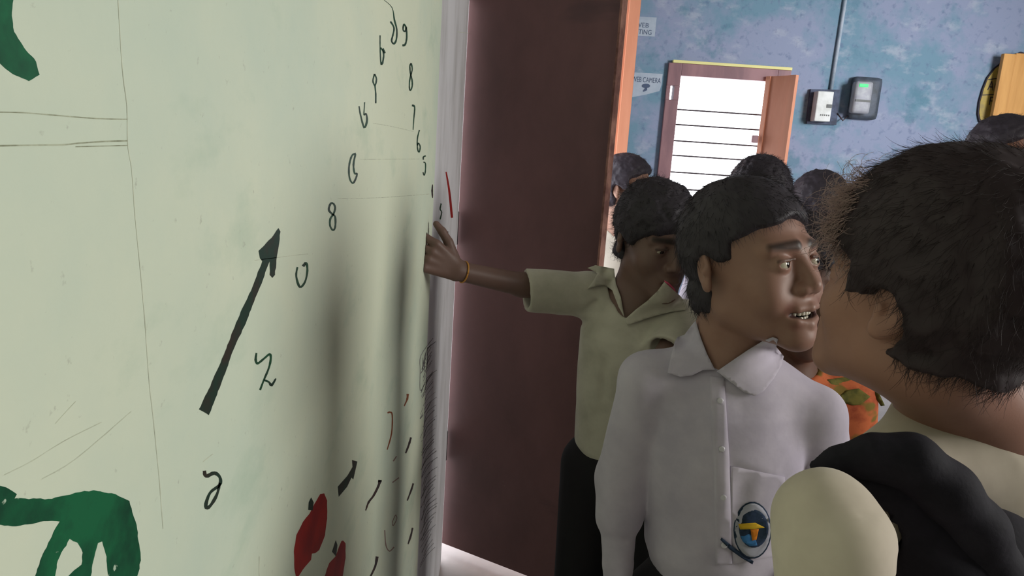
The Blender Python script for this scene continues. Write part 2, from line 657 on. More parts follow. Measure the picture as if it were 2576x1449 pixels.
M['badge_blue'] = material('blue_badge_thread', srgb(60, 110, 160), 0.8, 0.1)
M['badge_yellow'] = material('yellow_badge_thread', srgb(196, 158, 44), 0.8, 0.1)
M['badge_orange'] = material('orange_badge_thread', srgb(200, 120, 40), 0.8, 0.1)
M['badge_grey'] = material('grey_badge_thread', srgb(160, 160, 172), 0.8, 0.1)
M['button'] = material('pale_button', srgb(196, 192, 200), 0.3, 0.4)
# ------------------------------------------------------------------ room shell
X_PANEL, X_WALL, Y_FAR = -0.165, -0.172, 6.0
mb = MB()
mb.box((-0.37, -2.5, 0), (X_WALL, 2.11, 3.0))
mb.prism([(X_WALL - 0.04 + 0.04 * math.cos(a), 2.11 + 0.04 * math.sin(a), 0) for a in np.linspace(0, math.pi / 2, 9)] +
         [(-0.37, 2.15, 0), (-0.37, 2.11, 0)], (0, 0, 3.0))
mb.box((-0.37, 3.14, 0), (X_WALL, Y_FAR, 3.0))
mb.box((-0.37, 2.15, 2.12), (X_WALL, 3.14, 3.0))
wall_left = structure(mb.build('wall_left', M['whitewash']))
mb = MB()
mb.box((-0.171, -2.4, 0.02), (X_PANEL, 1.41, 2.6), bevel=0.002)
panel = mb.build('painted_panel', M['near_wall'], wall_left)
panel['label'] = 'cream green painted panel with numerals and arrows'

mb = MB()
mb.box((-0.37, -2.5, -0.1), (4.7, Y_FAR + 0.25, 0.0))
structure(mb.build('floor', M['floor']))
mb = MB()
mb.box((-0.37, -2.5, 3.0), (4.7, Y_FAR + 0.25, 3.12))
structure(mb.build('ceiling', M['ceiling']))
mb = MB()
mb.box((4.6, -2.5, 0), (4.8, Y_FAR + 0.25, 3.0))
structure(mb.build('wall_right', M['blue_wall']))
mb = MB()
mb.box((-0.37, -2.7, 0), (4.7, -2.5, 3.0))
structure(mb.build('wall_front', M['dim_wall']))

# far wall with the window opening
fx0, fx1 = P(1690, 300, Y_FAR)[0], P(1948, 300, Y_FAR)[0]
fz1, fz0 = P(1820, 192, Y_FAR)[2], 0.75
mb = MB()
mb.box((-0.37, Y_FAR, 0), (fx0 - 0.05, Y_FAR + 0.22, 3.0))
mb.box((fx1, Y_FAR, 0), (4.7, Y_FAR + 0.22, 3.0))
mb.box((fx0 - 0.05, Y_FAR, fz1), (fx1, Y_FAR + 0.22, 3.0))
mb.box((fx0 - 0.05, Y_FAR, 0), (fx1, Y_FAR + 0.22, fz0))
structure(mb.build('wall_back', M['blue_wall']))

# window: frame, bars, shutter
win = structure(empty('window_1', ((fx0 + fx1) / 2, Y_FAR, fz0)))
yb, yf = Y_FAR + 0.06, Y_FAR - 0.035
fw = 0.075
mb = MB()
zs = fz1 - 0.13
mb.box((fx0 - fw, yf, fz0 - fw), (fx0 + 0.03, yb, zs - 0.08), 0.004)
mb.box((fx0 - fw, yf, zs - 0.08), (fx0 - 0.045, yb, zs + 0.03))
mb.box((fx0 - 0.012, yf, zs - 0.08), (fx0 + 0.03, yb, zs + 0.03))
mb.box((fx0 - fw, yf, zs + 0.03), (fx0 + 0.03, yb, fz1 + fw), 0.004)
mb.box((fx1 - 0.03, yf, fz0 - fw), (fx1 + fw, yb, fz1 + fw), 0.004)
mb.box((fx0 + 0.03, yf, fz1 - 0.02), (fx1 - 0.03, yb, fz1 + fw), 0.004)
mb.box((fx0 + 0.03, yf, fz0 - fw), (fx1 - 0.03, yb, fz0 + 0.02), 0.004)
mb.build('window_frame', M['frame_wood'], win)
mb = MB()
mb.box((fx0 - fw + 0.03, yf - 0.01, fz1 + fw), (fx1 + fw, yb - 0.02, fz1 + fw + 0.022), 0.003)
mb.build('sunlit_top_edge', M['top_edge_light'], win)  # strip added to show the sunlit top edge
for k, py in enumerate((287, 325, 366, 403, 445, 487)):
    z = P(1880, py, Y_FAR + 0.02)[2]
    mb = MB()
    mb.tube([(fx0, Y_FAR + 0.02, z), (fx1, Y_FAR + 0.02, z)], 0.0065, 8)
    mb.build('window_bar', M['iron'], win)
# shutter standing open into the room
ha, hb = P(1916, 300, 5.95), P(1990, 300, 5.72)
hz1, hz0 = P(1950, 192, 5.9)[2], fz0
e = unit([hb[0] - ha[0], hb[1] - ha[1], 0])
n = np.array([-e[1], e[0], 0])
wd = math.hypot(hb[0] - ha[0], hb[1] - ha[1])


def slab(mb, o, e, n, u0, u1, w0, w1, z0, z1):
    o = np.array([o[0], o[1], 0.0])
    mb.prism([o + e * u0 + n * w0 + np.array([0, 0, z0]), o + e * u1 + n * w0 + np.array([0, 0, z0]),
              o + e * u1 + n * w1 + np.array([0, 0, z0]), o + e * u0 + n * w1 + np.array([0, 0, z0])], (0, 0, z1 - z0))


mb = MB()
slab(mb, ha, e, n, 0, wd, 0, 0.022, hz0, hz1)
shutter = mb.build('shutter', M['orange_wood'], win)
mb = MB()
slab(mb, ha, e, n, wd - 0.05, wd, -0.012, 0.0, hz0, hz1)
slab(mb, ha, e, n, 0.0, 0.04, -0.012, 0.0, hz0, hz1)
mb.build('shutter_stile', M['orange_wood'], shutter)
lp = P(1900, 350, 5.93)
mb = MB()
mb.box(lp + np.array([-0.03, -0.015, -0.03]), lp + np.array([0.02, 0.015, 0.03]), 0.006)
mb.build('latch', M['frame_wood'], shutter)

# near door leaf (brown) and farther leaf (orange)
L0, L1 = np.array([-0.176, 2.162, 0]), np.array([0.229, 1.94, 0])
e1 = unit(L1 - L0)
n1 = np.array([-e1[1], e1[0], 0])
w1 = float(np.linalg.norm(L1 - L0))
door1 = structure(empty('door_1', (L0[0], L0[1], 0.05)))
mb = MB()
slab(mb, L0, e1, n1, 0, w1, 0, 0.03, 0.05, 2.08)
mb.build('door_panel', M['brown_door'], door1)
mb = MB()
slab(mb, L0, e1, n1, w1, w1 + 0.006, -0.003, 0.033, 0.05, 2.08)
mb.build('highlight_strip', M['edge_highlight'], door1)  # strip carries the painted edge highlight
for z in (0.4, 1.1, 1.8):
    mb = MB()
    mb.tube([(L0[0] - 0.004, L0[1] - 0.012, z - 0.05), (L0[0] - 0.004, L0[1] - 0.012, z + 0.05)], 0.007, 8)
    mb.build('hinge', M['iron'], door1)
door2 = structure(empty('door_2', (-0.17, 3.1, 0.02)))
mb = MB()
mb.box((-0.168, 3.085, 0.02), (0.446, 3.115, 2.1), 0.003)
d2p = mb.build('door_panel', M['orange_wood'], door2)
mb = MB()
mb.box((0.40, 3.077, 0.02), (0.446, 3.085, 2.1), 0.002)
mb.build('door_stile', M['orange_wood'], door2)
door3 = structure(empty('trim_1', (-0.17, 2.65, 2.1)))
mb = MB()
mb.box((-0.372, 2.152, 2.06), (-0.168, 3.138, 2.12), 0.003)
mb.build('door_head', M['frame_wood'], door3)

# right-hand window leaf, mostly outside the frame
win2 = structure(empty('window_2', P(2600, 300, 5.9)))
bz1, bz0 = P(2540, 136, 5.9)[2], 0.8
bx = [P(2508, 220, 5.9)[0], P(2539, 220, 5.9)[0], P(2720, 220, 5.9)[0]]
mb = MB()
mb.box((bx[0], 5.885, bz0), (bx[1] - 0.003, 5.925, bz1), 0.004)
mb.build('shutter_stile', M['yellow_wood'], win2)
mb = MB()
mb.box((bx[1], 5.892, bz0), (bx[2], 5.92, bz1 + 0.01), 0.004)
mb.build('shutter', M['yellow_wood'], win2)
mb = MB()
mb.box((bx[2], 5.885, bz0), (bx[2] + 0.1, 5.999, bz1 + 0.01), 0.004)
mb.build('window_frame', M['yellow_wood'], win2)


# ------------------------------------------------------------------ marks painted on the left wall
def wall_pt(px, py, off=0.0):
    q = on_x(px, py, X_PANEL)
    if q[1] > 1.41:
        q = on_x(px, py, X_WALL)
    q[0] += 0.0001 + off
    return q


def ribbon(pts, wid, name, mat, closed=False, parent=None, off=0.0, subd=4):
    """a painted stroke following photo pixels, laid on the wall plane"""
    pts = [np.array(p, float) for p in pts]
    ws = wid if isinstance(wid, (list, tuple)) else [wid] * len(pts)
    q, qw = [], []
    n = len(pts)
    for i in range(n - 1):
        p0, p1, p2, p3 = pts[max(i - 1, 0)], pts[i], pts[i + 1], pts[min(i + 2, n - 1)]
        for s in range(subd):
            t = s / subd
            q.append(0.5 * (2 * p1 + (p2 - p0) * t + (2 * p0 - 5 * p1 + 4 * p2 - p3) * t * t + (3 * p1 - p0 - 3 * p2 + p3) * t ** 3))
            qw.append(ws[i] * (1 - t) + ws[i + 1] * t)
    q.append(pts[-1])
    qw.append(ws[-1])
    top, faces = [], []
    for i, p in enumerate(q):
        t = q[min(i + 1, len(q) - 1)] - q[max(i - 1, 0)]
        t = t / (np.linalg.norm(t) + 1e-9)
        nn = np.array([-t[1], t[0]])
        h = qw[i] / 2 * (0.85 + 0.3 * random.random())
        top.append(wall_pt(*(p + nn * h), off))
        top.append(wall_pt(*(p - nn * h), off))
    for i in range(len(q) - 1):
        faces.append((2 * i, 2 * i + 1, 2 * i + 3, 2 * i + 2))
    return link_mesh(name, top, faces, mat, parent or panel)


def ribbons(strokes, name, mat, parent=None):
    """several strokes of one sign, joined"""
    obs = [ribbon(s[0], s[1], name, mat, parent=parent) for s in strokes]
    vs, fs = [], []
    for o in obs:
        b = len(vs)
        vs += [tuple(v.co) for v in o.data.vertices]
        fs += [tuple(b + i for i in p.vertices) for p in o.data.polygons]
        bpy.data.objects.remove(o)
    return link_mesh(name, vs, fs, mat, parent or panel)


def blot(pts, name, mat, parent=None, off=0.0, jitter=0.0):
    q = []
    n = len(pts)
    for i in range(n):
        a, b = np.array(pts[i], float), np.array(pts[(i + 1) % n], float)
        m = max(1, int(np.linalg.norm(b - a) / 9))
        for s in range(m):
            q.append(a + (b - a) * s / m + (np.array([random.uniform(-1, 1), random.uniform(-1, 1)]) * jitter if s else 0))
    v = [wall_pt(p[0], p[1], off) for p in q]
    tris = tessellate_polygon([[Vector((p[0], p[1], 0)) for p in q]])
    return link_mesh(name, v, [tuple(t) for t in tris], mat, parent or panel)


blot([(-30, -60), (45, -60), (33, 0), (29, 40), (35, 80), (60, 120), (90, 155), (99, 188), (72, 204), (30, 185), (0, 160), (-30, 130)],
     'painted_letter', M['green_paint'], jitter=1.2)
blot([(-30, 1216), (0, 1222), (15, 1226), (42, 1243), (36, 1254), (130, 1255), (165, 1246), (200, 1238), (235, 1233), (290, 1243),
      (325, 1260), (340, 1310), (350, 1370), (354, 1410), (345, 1449), (338, 1500), (262, 1500), (272, 1449), (268, 1400), (257, 1362),
      (246, 1366), (237, 1400), (228, 1449), (215, 1500), (150, 1500), (172, 1449), (205, 1420), (208, 1390), (195, 1365),
      (175, 1355), (160, 1380), (145, 1410), (138, 1449), (130, 1500), (80, 1500), (88, 1449), (105, 1400), (130, 1350), (150, 1312),
      (120, 1311), (90, 1316), (40, 1324), (0, 1320), (-30, 1318)], 'painted_letter', M['green_paint'], jitter=1.6)
o5, k5 = np.array([400.0, 550.0]), 2.898


def z5(L):
    return [tuple(o5 + np.array(p) / k5) for p in L]


blot(z5([(290, 1390), (375, 1220), (480, 970), (560, 760), (680, 500), (752, 310), (735, 290), (725, 235), (820, 140), (870, 68), (885, 95),
         (872, 200), (855, 300), (845, 410), (826, 432), (806, 410), (806, 310), (735, 500), (640, 740), (540, 960), (460, 1180), (400, 1340),
         (362, 1432)]), 'painted_arrow', M['arrow_paint'], jitter=1.0)
o3, k3 = np.array([650.0, 850.0]), 2.418


def z3(L):
    return [tuple(o3 + np.array(p) / k3) for p in L]


blot(z3([(400, 945), (418, 990), (418, 1100), (405, 1200), (370, 1290), (345, 1310), (325, 1312), (320, 1350), (270, 1410), (230, 1470),
         (218, 1400), (215, 1300), (230, 1200), (270, 1120), (310, 1070), (340, 1010), (375, 950)]), 'painted_fruit', M['red_paint'], jitter=0.5)
blot(z3([(320, 970), (335, 1000), (330, 1050), (302, 1046), (305, 1000)]), 'painted_leaf', M['arrow_paint'], off=0.0001)
blot(z3([(515, 1232), (530, 1250), (530, 1340), (505, 1500), (385, 1500), (430, 1370), (468, 1330), (490, 1270), (505, 1235)]),
     'painted_fruit', M['red_paint'], jitter=0.5)
blot(z3([(470, 1230), (480, 1260), (472, 1330), (447, 1300)]), 'painted_leaf', M['arrow_paint'], off=0.0001)
blot(z3([(568, 742), (602, 752), (582, 840), (577, 862), (566, 850), (540, 905), (488, 967), (482, 905), (540, 840), (572, 785)]),
     'painted_arrow', M['arrow_paint'])
G, AI = M['green_ink'], M['dark_ink']
ribbons([(z3([(740, 865), (730, 900), (700, 960), (670, 1000), (652, 1050)]), [9, 6, 6, 5, 3]), (z3([(728, 872), (750, 868)]), 4)], 'painted_arrow', AI)
ribbon(z3([(908, 340), (905, 372), (886, 416)]), [6, 5, 2], 'painted_arrow', M['brown_ink'])
ribbon(z3([(928, 605), (915, 650), (895, 702)]), [6, 5, 4], 'painted_arrow', AI)
ribbon(z3([(942, 885), (928, 930), (905, 990)]), [4, 5, 3], 'painted_arrow', AI)
ribbon(z3([(938, 1155), (928, 1200), (910, 1255)]), [4, 5, 3], 'painted_arrow', AI)
ribbon(z3([(722, 1330), (710, 1390), (672, 1470)]), [8, 5, 4], 'painted_arrow', AI)
ribbons([(z3([(785, 457), (800, 452), (814, 470), (810, 580), (783, 680)]), [4, 4, 4, 3, 3])], 'painted_numeral', M['brown_ink'])
ribbons([(z3([(835, 1075), (842, 1100), (820, 1142), (815, 1120), (833, 1078)]), 2), (z3([(768, 1170), (775, 1260), (797, 1297), (825, 1272)]), 3)],
        'faded_mark', M['faint_ink'])
ribbons([(z3([(840, 720), (820, 750)]), 3), (z3([(815, 880), (855, 850)]), 3)], 'faded_mark', M['faint_ink'])

# the ring of numerals
ribbons([([(645, 888), (643, 905), (648, 914), (664, 902), (678, 891), (681, 902), (676, 926), (664, 955), (654, 981)], [4, 6, 6, 5, 6, 6, 5, 5, 5]),
         ([(664, 956), (676, 961), (683, 969), (694, 952)], [5, 5, 7, 3])], 'painted_numeral', G)
ribbon([(514, 1184), (518, 1198), (539, 1190), (553, 1201), (552, 1220), (528, 1240), (517, 1274), (528, 1273), (545, 1245), (553, 1215)],
       [9, 9, 9, 8, 8, 7, 9, 8, 7, 6], 'painted_numeral', M['arrow_paint'])
ribbon([(748, 672), (745, 695), (754, 722), (767, 709), (773, 681), (770, 662), (762, 670)], [4, 5, 6, 5, 5, 7, 7], 'painted_numeral', G)
ribbon([(838, 511), (843, 522), (839, 538), (831, 550), (830, 567), (837, 579), (843, 571), (843, 546), (835, 538), (827, 528), (831, 513), (838, 511)],
       5, 'painted_numeral', G)
ribbon([(895, 386), (885, 392), (878, 418), (879, 447), (887, 461), (894, 451), (898, 437), (892, 436), (889, 414), (894, 388)], 4.5, 'painted_numeral', G)
ribbons([([(903, 267), (907, 290), (916, 321), (923, 304), (921, 286), (916, 290)], [3, 4, 5, 5, 4, 4]), ([(917, 257), (915, 290)], 3)], 'painted_numeral', G)
ribbons([([(942, 186), (947, 199), (943, 215), (938, 203), (942, 186)], 4), ([(943, 215), (945, 236), (945, 260)], 4)], 'painted_numeral', G)
ribbons([([(956, 89), (956, 116), (958, 159), (962, 158), (965, 140), (963, 128), (957, 120)], [3, 3, 4, 5, 4, 4, 4]), ([(963, 122), (968, 134)], 5)],
        'painted_numeral', G)
ribbon([(966, 0), (986, 19), (992, 50), (998, 74), (997, 99), (991, 110), (985, 103), (988, 89), (991, 70), (982, 54)],
       [1, 2, 4, 4, 4, 5, 4, 4, 4, 4], 'painted_numeral', G)
ribbons([([(1015, 60), (1021, 68), (1019, 79), (1014, 75), (1015, 62)], 4), ([(1022, 68), (1023, 95), (1019, 112), (1012, 114)], [4, 4, 5, 5])],
        'painted_numeral', G)
ribbon([(1034, 159), (1037, 174), (1033, 190), (1030, 207), (1030, 223), (1033, 227), (1037, 215), (1036, 199), (1032, 182), (1031, 166), (1034, 159)],
       3.5, 'painted_numeral', G)
ribbon([(1036, 265), (1043, 270), (1041, 298), (1039, 327)], [6, 4, 3, 2], 'painted_numeral', G)
ribbon([(1055, 327), (1050, 348), (1050, 372), (1054, 383), (1057, 370), (1053, 360), (1050, 366)], 3.2, 'painted_numeral', G)
ribbons([([(1071, 392), (1065, 395), (1065, 402)], 3.5), ([(1065, 408), (1070, 411), (1070, 430), (1067, 441), (1064, 433)], 3)], 'painted_numeral', G)
ribbons([([(1088, 464), (1087, 480), (1088, 498)], [2, 5, 2])], 'painted_numeral', AI, wall_left)
ribbon([(1110, 512), (1107, 526), (1111, 534), (1107, 552)], [4, 3, 3, 4], 'painted_numeral', G, parent=wall_left)
ribbons([([(1126, 582), (1125, 589)], 4), ([(1125, 602), (1124, 610)], 5)], 'painted_numeral', AI, wall_left)
ribbon([(1141, 638), (1140, 652)], 3, 'painted_numeral', G, parent=wall_left)
ribbon([(1122, 432), (1130, 480), (1137, 548)], [3, 5, 6], 'red_stroke', M['red_paint'], parent=wall_left)

# pencil rules and faint scribbles
ribbons([([(296, -10), (304, 124), (310, 199), (319, 269), (321, 364), (331, 426), (339, 538), (345, 600), (362, 780), (375, 960),
           (384, 1040), (395, 1150), (400, 1200), (410, 1330)], 1.8)], 'pencil_line', M['pencil'])
ribbons([([(-20, 282), (50, 283), (116, 288), (240, 298), (320, 300)], 3), ([(-20, 367), (100, 365), (160, 364), (200, 360), (260, 356), (320, 354)], 4),
         ([(190, 369), (320, 366)], 2.5)], 'pencil_line', M['pencil_dark'])
ribbons([([(938, 310), (985, 318), (1040, 331)], 1.5), ([(905, 401), (1055, 400)], 1.6), ([(850, 500), (960, 497), (1080, 488)], 1.6),
         ([(640, 655), (760, 640), (775, 640)], 1.5)], 'pencil_line', M['pencil'])
ribbons([([(10, 1195), (80, 1160), (160, 1110), (255, 1062)], 2), ([(105, 1205), (190, 1155), (330, 1035)], 2), ([(140, 1065), (190, 1010)], 2),
         ([(510, 1162), (535, 1142)], 1.6), ([(652, 1400), (652, 1449)], 2), ([(1150, 80), (1230, 90)], 1)], 'pencil_line', M['pencil'])
rr = random.Random(5)
st = [(z3([(1062, 2), (988, 108), (984, 200), (984, 320), (1012, 280), (1060, 205)]), 2.2), (z3([(1050, 40), (1020, 90), (1008, 200), (1026, 170), (1030, 60)]), 2.5),
      (z3([(1000, 120), (1000, 200)]), 2)]
for k in range(46):
    y = 40 + k * 28 + rr.uniform(-8, 8)
    x1 = 1065 + rr.uniform(-15, 25)
    st.append((z3([(982 + rr.uniform(0, 25), y + 80 + rr.uniform(0, 40)), (1025, y + 30), (x1, y - 20)]), rr.uniform(1.2, 3.2)))
ribbons([(p, w * .62) for p, w in st], 'hatched_scribble', M['graphite'], wall_left)

# ------------------------------------------------------------------ things on the far wall
YW = Y_FAR


def wall_pts(pix, Y=YW):
    return [P(a, b, Y) for a, b in pix]


def text_mesh(body, name, mat, x, z, y, height, parent, width=None):
    cu = bpy.data.curves.new('lettering', 'FONT')
    cu.body = body
    cu.size = 1.0
    o = bpy.data.objects.new('lettering', cu)
    C.objects.link(o)
    dg = bpy.context.evaluated_depsgraph_get()
    me = bpy.data.meshes.new_from_object(o.evaluated_get(dg))
    bpy.data.objects.remove(o)
    co = np.array([v.co for v in me.vertices])
    lo, hi = co.min(0), co.max(0)
    s = height / (hi[1] - lo[1])
    sx = s if width is None else width / (hi[0] - lo[0])
    vs = [(x + (c[0] - lo[0]) * sx, y, z + (c[1] - lo[1]) * s) for c in co]
    fs = [tuple(p.vertices) for p in me.polygons]
    bpy.data.meshes.remove(me)
    return link_mesh(name, vs, fs, mat, parent)


def poly_slab(pix, Y, t, name, mat, parent=None):
    mb = MB()
    mb.prism(wall_pts(pix, Y), (0, t, 0))
    return mb.build(name, mat, parent)


# posters
pa = poly_slab([(1572, 40), (1652, 44), (1647, 92), (1566, 88)], YW - 0.004, 0.003, 'poster', M['poster'])
tag(pa, 'small pale paper poster near the top of the blue wall beside orange door', 'poster')
a, b = P(1597, 68, YW), P(1633, 52, YW)
text_mesh('WEB', 'lettering', M['poster_ink'], a[0], a[2], YW - 0.0052, 0.036, pa, b[0] - a[0])
a, b = P(1580, 84, YW), P(1640, 70, YW)
text_mesh('CASTING', 'lettering', M['poster_ink'], a[0], a[2], YW - 0.0052, 0.036, pa, b[0] - a[0])
pb = poly_slab([(1560, 180), (1667, 186), (1664, 214), (1659, 229), (1625, 238), (1588, 245), (1550, 250)], YW - 0.004, 0.003, 'poster', M['poster'])
tag(pb, 'torn pale paper poster reading web camera left of the bright window', 'poster')
a, b = P(1589, 205, YW), P(1663, 193, YW)
text_mesh('WEB CAMERA', 'lettering', M['poster_ink'], a[0], a[2], YW - 0.0052, 0.040, pb, b[0] - a[0])
pic = [P(1625 + 11 * math.cos(t) * (1 if abs(math.cos(t)) < .7 else .95), 216 + 5.5 * math.sin(t), YW - 0.0055) for t in np.linspace(0, 2 * math.pi, 20, endpoint=False)]
vs = [tuple(p) for p in pic] + [tuple(P(x, y, YW - 0.0055)) for x, y in ((1623, 221), (1628, 221), (1628, 227), (1619, 231), (1617, 229))]
link_mesh('camera_symbol', vs, [tuple(range(20)), (20, 21, 22, 23, 24)], M['poster_ink'], pb)

# electricity boxes, conduit
mbx = empty('meter_box', P(2076, 306, YW))
tag(mbx, 'white rectangular electric box on the blue wall under the conduit', 'meter box')
poly_slab([(2040, 224), (2114, 226), (2104, 314), (2030, 311)], YW - 0.03, 0.03, 'shadow_board', M['box_shadow'], mbx)  # dark slab stands in for the shadow around the box
mb = MB()
c0, c1 = P(2048, 304, 5.88), P(2099, 231, 5.88)
mb.box((c0[0], 5.88, c0[2]), (c1[0], YW - 0.03, c1[2]), 0.008)
mb.build('cover', M['white_plastic'], mbx)
c0, c1 = P(2079, 271, 5.878), P(2094, 263, 5.878)
mb = MB()
mb.box((c0[0], 5.877, c0[2]), (c1[0], 5.882, c1[2]), 0.001)
mb.build('small_window', M['meter_print'], mbx)
a = P(2063, 291, 5.878)
mb = MB()
for k in range(5):
    mb.box((a[0] + k * 0.016, 5.878, a[2]), (a[0] + k * 0.016 + 0.009, 5.8805, a[2] + 0.012))
mb.build('print', M['meter_print'], mbx)

em = empty('energy_meter', P(2172, 300, YW))
tag(em, 'grey meter in a dark case with a glowing green display on blue wall', 'meter')
c0, c1 = P(2132, 298, 5.95), P(2222, 196, 5.95)
mb = MB()
mb.box((c0[0], 5.93, c0[2]), (c1[0], YW, c1[2]), 0.035)
mb.build('case', M['dark_case'], em, True)
c0, c1 = P(2143, 284, 5.86), P(2200, 206, 5.86)
mb = MB()
mb.box((c0[0], 5.86, c0[2]), (c1[0], 5.94, c1[2]), 0.022)
mb.build('body', M['grey_plastic'], em, True)
c0, c1 = P(2162, 218, 5.856), P(2185, 212, 5.856)
mb = MB()
mb.box((c0[0], 5.856, c0[2]), (c1[0], 5.862, c1[2]), 0.002)
mb.build('display', M['green_led'], em)
c0, c1 = P(2152, 255, 5.858), P(2190, 252, 5.858)
mb = MB()
mb.box((c0[0], 5.857, c0[2]), (c1[0], 5.862, c1[2]))
mb.build('seam', M['meter_print'], em)
mb = MB()
q0, q1 = P(2089, 226, YW), P(2089, 226, YW) + np.array([0, 0, 0.85])
mb.tube([(q0[0], YW - 0.014, q0[2]), (q0[0] + 0.005, YW - 0.014, q0[2] + 0.45), (q0[0] + 0.012, YW - 0.014, 2.99)], 0.014, 10)
cd = mb.build('conduit_pipe', M['conduit'], None, True)
tag(cd, 'thin painted conduit pipe rising from the white box to the ceiling', 'pipe')
mb = MB()
q0, q1 = P(2106, 285, 5.97), P(2134, 290, 5.97)
mb.tube([q0, (q0 + q1) / 2 + np.array([0, -0.02, -0.05]), q1], 0.006, 6)
tag(mb.build('cable', M['iron'], None, True), 'short dark cable hanging between the white box and the grey meter', 'cable')

# round yellow sign
sg = empty('round_sign', P(2535, 225, YW))
tag(sg, 'round yellow sign with dark rim half hidden by the ochre shutter', 'sign')
arc = [(2519, 158), (2503, 170), (2484, 195), (2472, 224), (2463, 257), (2460, 286), (2463, 303), (2470, 314)]
cen = (2532, 226)
full = arc + [(2495, 322)] + [(2 * cen[0] - x, 2 * cen[1] - y) for x, y in arc] + [(2 * cen[0] - 2495, 2 * cen[1] - 322)]
poly_slab(full, YW - 0.02, 0.019, 'rim', M['sign_black'], sg)
inner = [(cen[0] + (x - cen[0]) * 0.95, cen[1] + (y - cen[1]) * 0.955) for x, y in full]
poly_slab(inner, YW - 0.024, 0.004, 'face', M['sign_yellow'], sg)
for (xa, ya, xb, yb2) in ((2486, 199, 2560, 190), (2470, 238, 2570, 233)):
    poly_slab([(xa, ya), (xb, yb2), (xb, yb2 + 2.4), (xa, ya + 2.4)], YW - 0.0255, 0.0015, 'line', M['sign_black'], sg)
a = P(2483, 227, YW - 0.0255)
text_mesh('AC', 'lettering', M['sign_black'], a[0], a[2], YW - 0.0256, 0.075, sg, P(2510, 227, YW)[0] - a[0])
a = P(2487, 264, YW - 0.0255)
text_mesh('P', 'lettering', M['sign_black'], a[0], a[2], YW - 0.0256, 0.065, sg)
# ------------------------------------------------------------------ people
EYES = [(-0.031, -0.0705, -0.001), (0.031, -0.0705, -0.001)]


CRAN_C, CRAN_R = np.array([0, .012, .030]), np.array([.073, .086, .077])


def head_shape(vol, fr, smile=False, lid=.0058):
    a, s = vol, 'sub'
    a.ell(CRAN_C, CRAN_R, 0.01, fr=fr)
    a.ell((0, -.030, -.030), (.058, .052, .072), 0.03, fr=fr)
    for x in (-1, 1):
        a.ell((x * .036, -.053, -.030), (.024, .024, .024), .022, fr=fr)
        a.cap((x * .046, -.005, -.062), (x * .013, -.070, -.096), .015, .014, .03, fr=fr)
    a.ell((0, -.077, -.098), (.017, .015, .014), .016, fr=fr)
    a.ell((0, -.074, -.062), (.030, .020, .026), .016, fr=fr)
    for x in (-1, 1):
        a.cap((x * .012, -.079, .021), (x * .044, -.066, .018), .008, .008, .014, fr=fr)
        a.ell((x * .031, -.091, -.001), (.018, .012, .011), .010, s, fr=fr)
        a.ell((x * .031, -.0705, -.001), (.0142, .0142, .0142), .004, fr=fr)
        a.ell((x * .0315, -.088, -.0015), (.0125, .0125, lid), .0008, s, fr=fr)
        a.cap((x * .019, -.0845, .0052), (x * .043, -.078, .0035), .0022, .0018, .002, fr=fr)
    a.cap((0, -.081, .006), (0, -.098, -.029), .006, .0098, .014, fr=fr)
    for x in (-1, 1):
        a.ell((x * .0112, -.091, -.034), (.008, .009, .0072), .006, fr=fr)
        a.ell((x * .0062, -.098, -.0425), (.0036, .0055, .0036), .002, s, fr=fr)
    if smile:
        up = [(-.035, -.064, -.054), (-.018, -.086, -.0585), (0, -.093, -.058), (.018, -.086, -.0585), (.035, -.064, -.054)]
        lw = [(-.035, -.064, -.055), (-.018, -.084, -.075), (0, -.090, -.080), (.018, -.084, -.075), (.035, -.064, -.055)]
        a.ell((0, -.086, -.0665), (.031, .026, .0085), .003, s, fr=fr)
        a.chain(up, [.0035, .0048, .005, .0048, .0035], .004, fr=fr)
        a.chain(lw, [.0035, .005, .0058, .005, .0035], .004, fr=fr)
        for x in (-1, 1):
            a.ell((x * .040, -.060, -.046), (.016, .018, .018), .014, fr=fr)
    else:
        a.chain([(-.022, -.078, -.064), (-.010, -.091, -.061), (0, -.092, -.0625), (.010, -.091, -.061), (.022, -.078, -.064)],
                [.003, .005, .0048, .005, .003], .004, fr=fr)
        a.chain([(-.020, -.078, -.0665), (0, -.0905, -.0735), (.020, -.078, -.0665)], [.003, .0062, .003], .004, fr=fr)
        a.cap((-.021, -.088, -.0665), (.021, -.088, -.0665), .0012, .0012, .001, s, fr=fr)
    for x in (-1, 1):
        R = Rz(x * 0.38) @ Rx(-0.15)
        ef = Frame(fr.R @ R, fr.w((x * .074, .012, -.006)), fr.s)
        a.ell((0, .003, .002), (.0065, .0155, .0255), .004, fr=ef)
        a.ell((x * .001, -.002, -.021), (.0055, .0085, .009), .005, fr=ef)
        a.ell((x * .0075, -.001, .001), (.0055, .0085, .014), .003, s, fr=ef)
        a.ell((x * .004, -.0065, -.002), (.004, .0045, .006), .003, fr=ef)


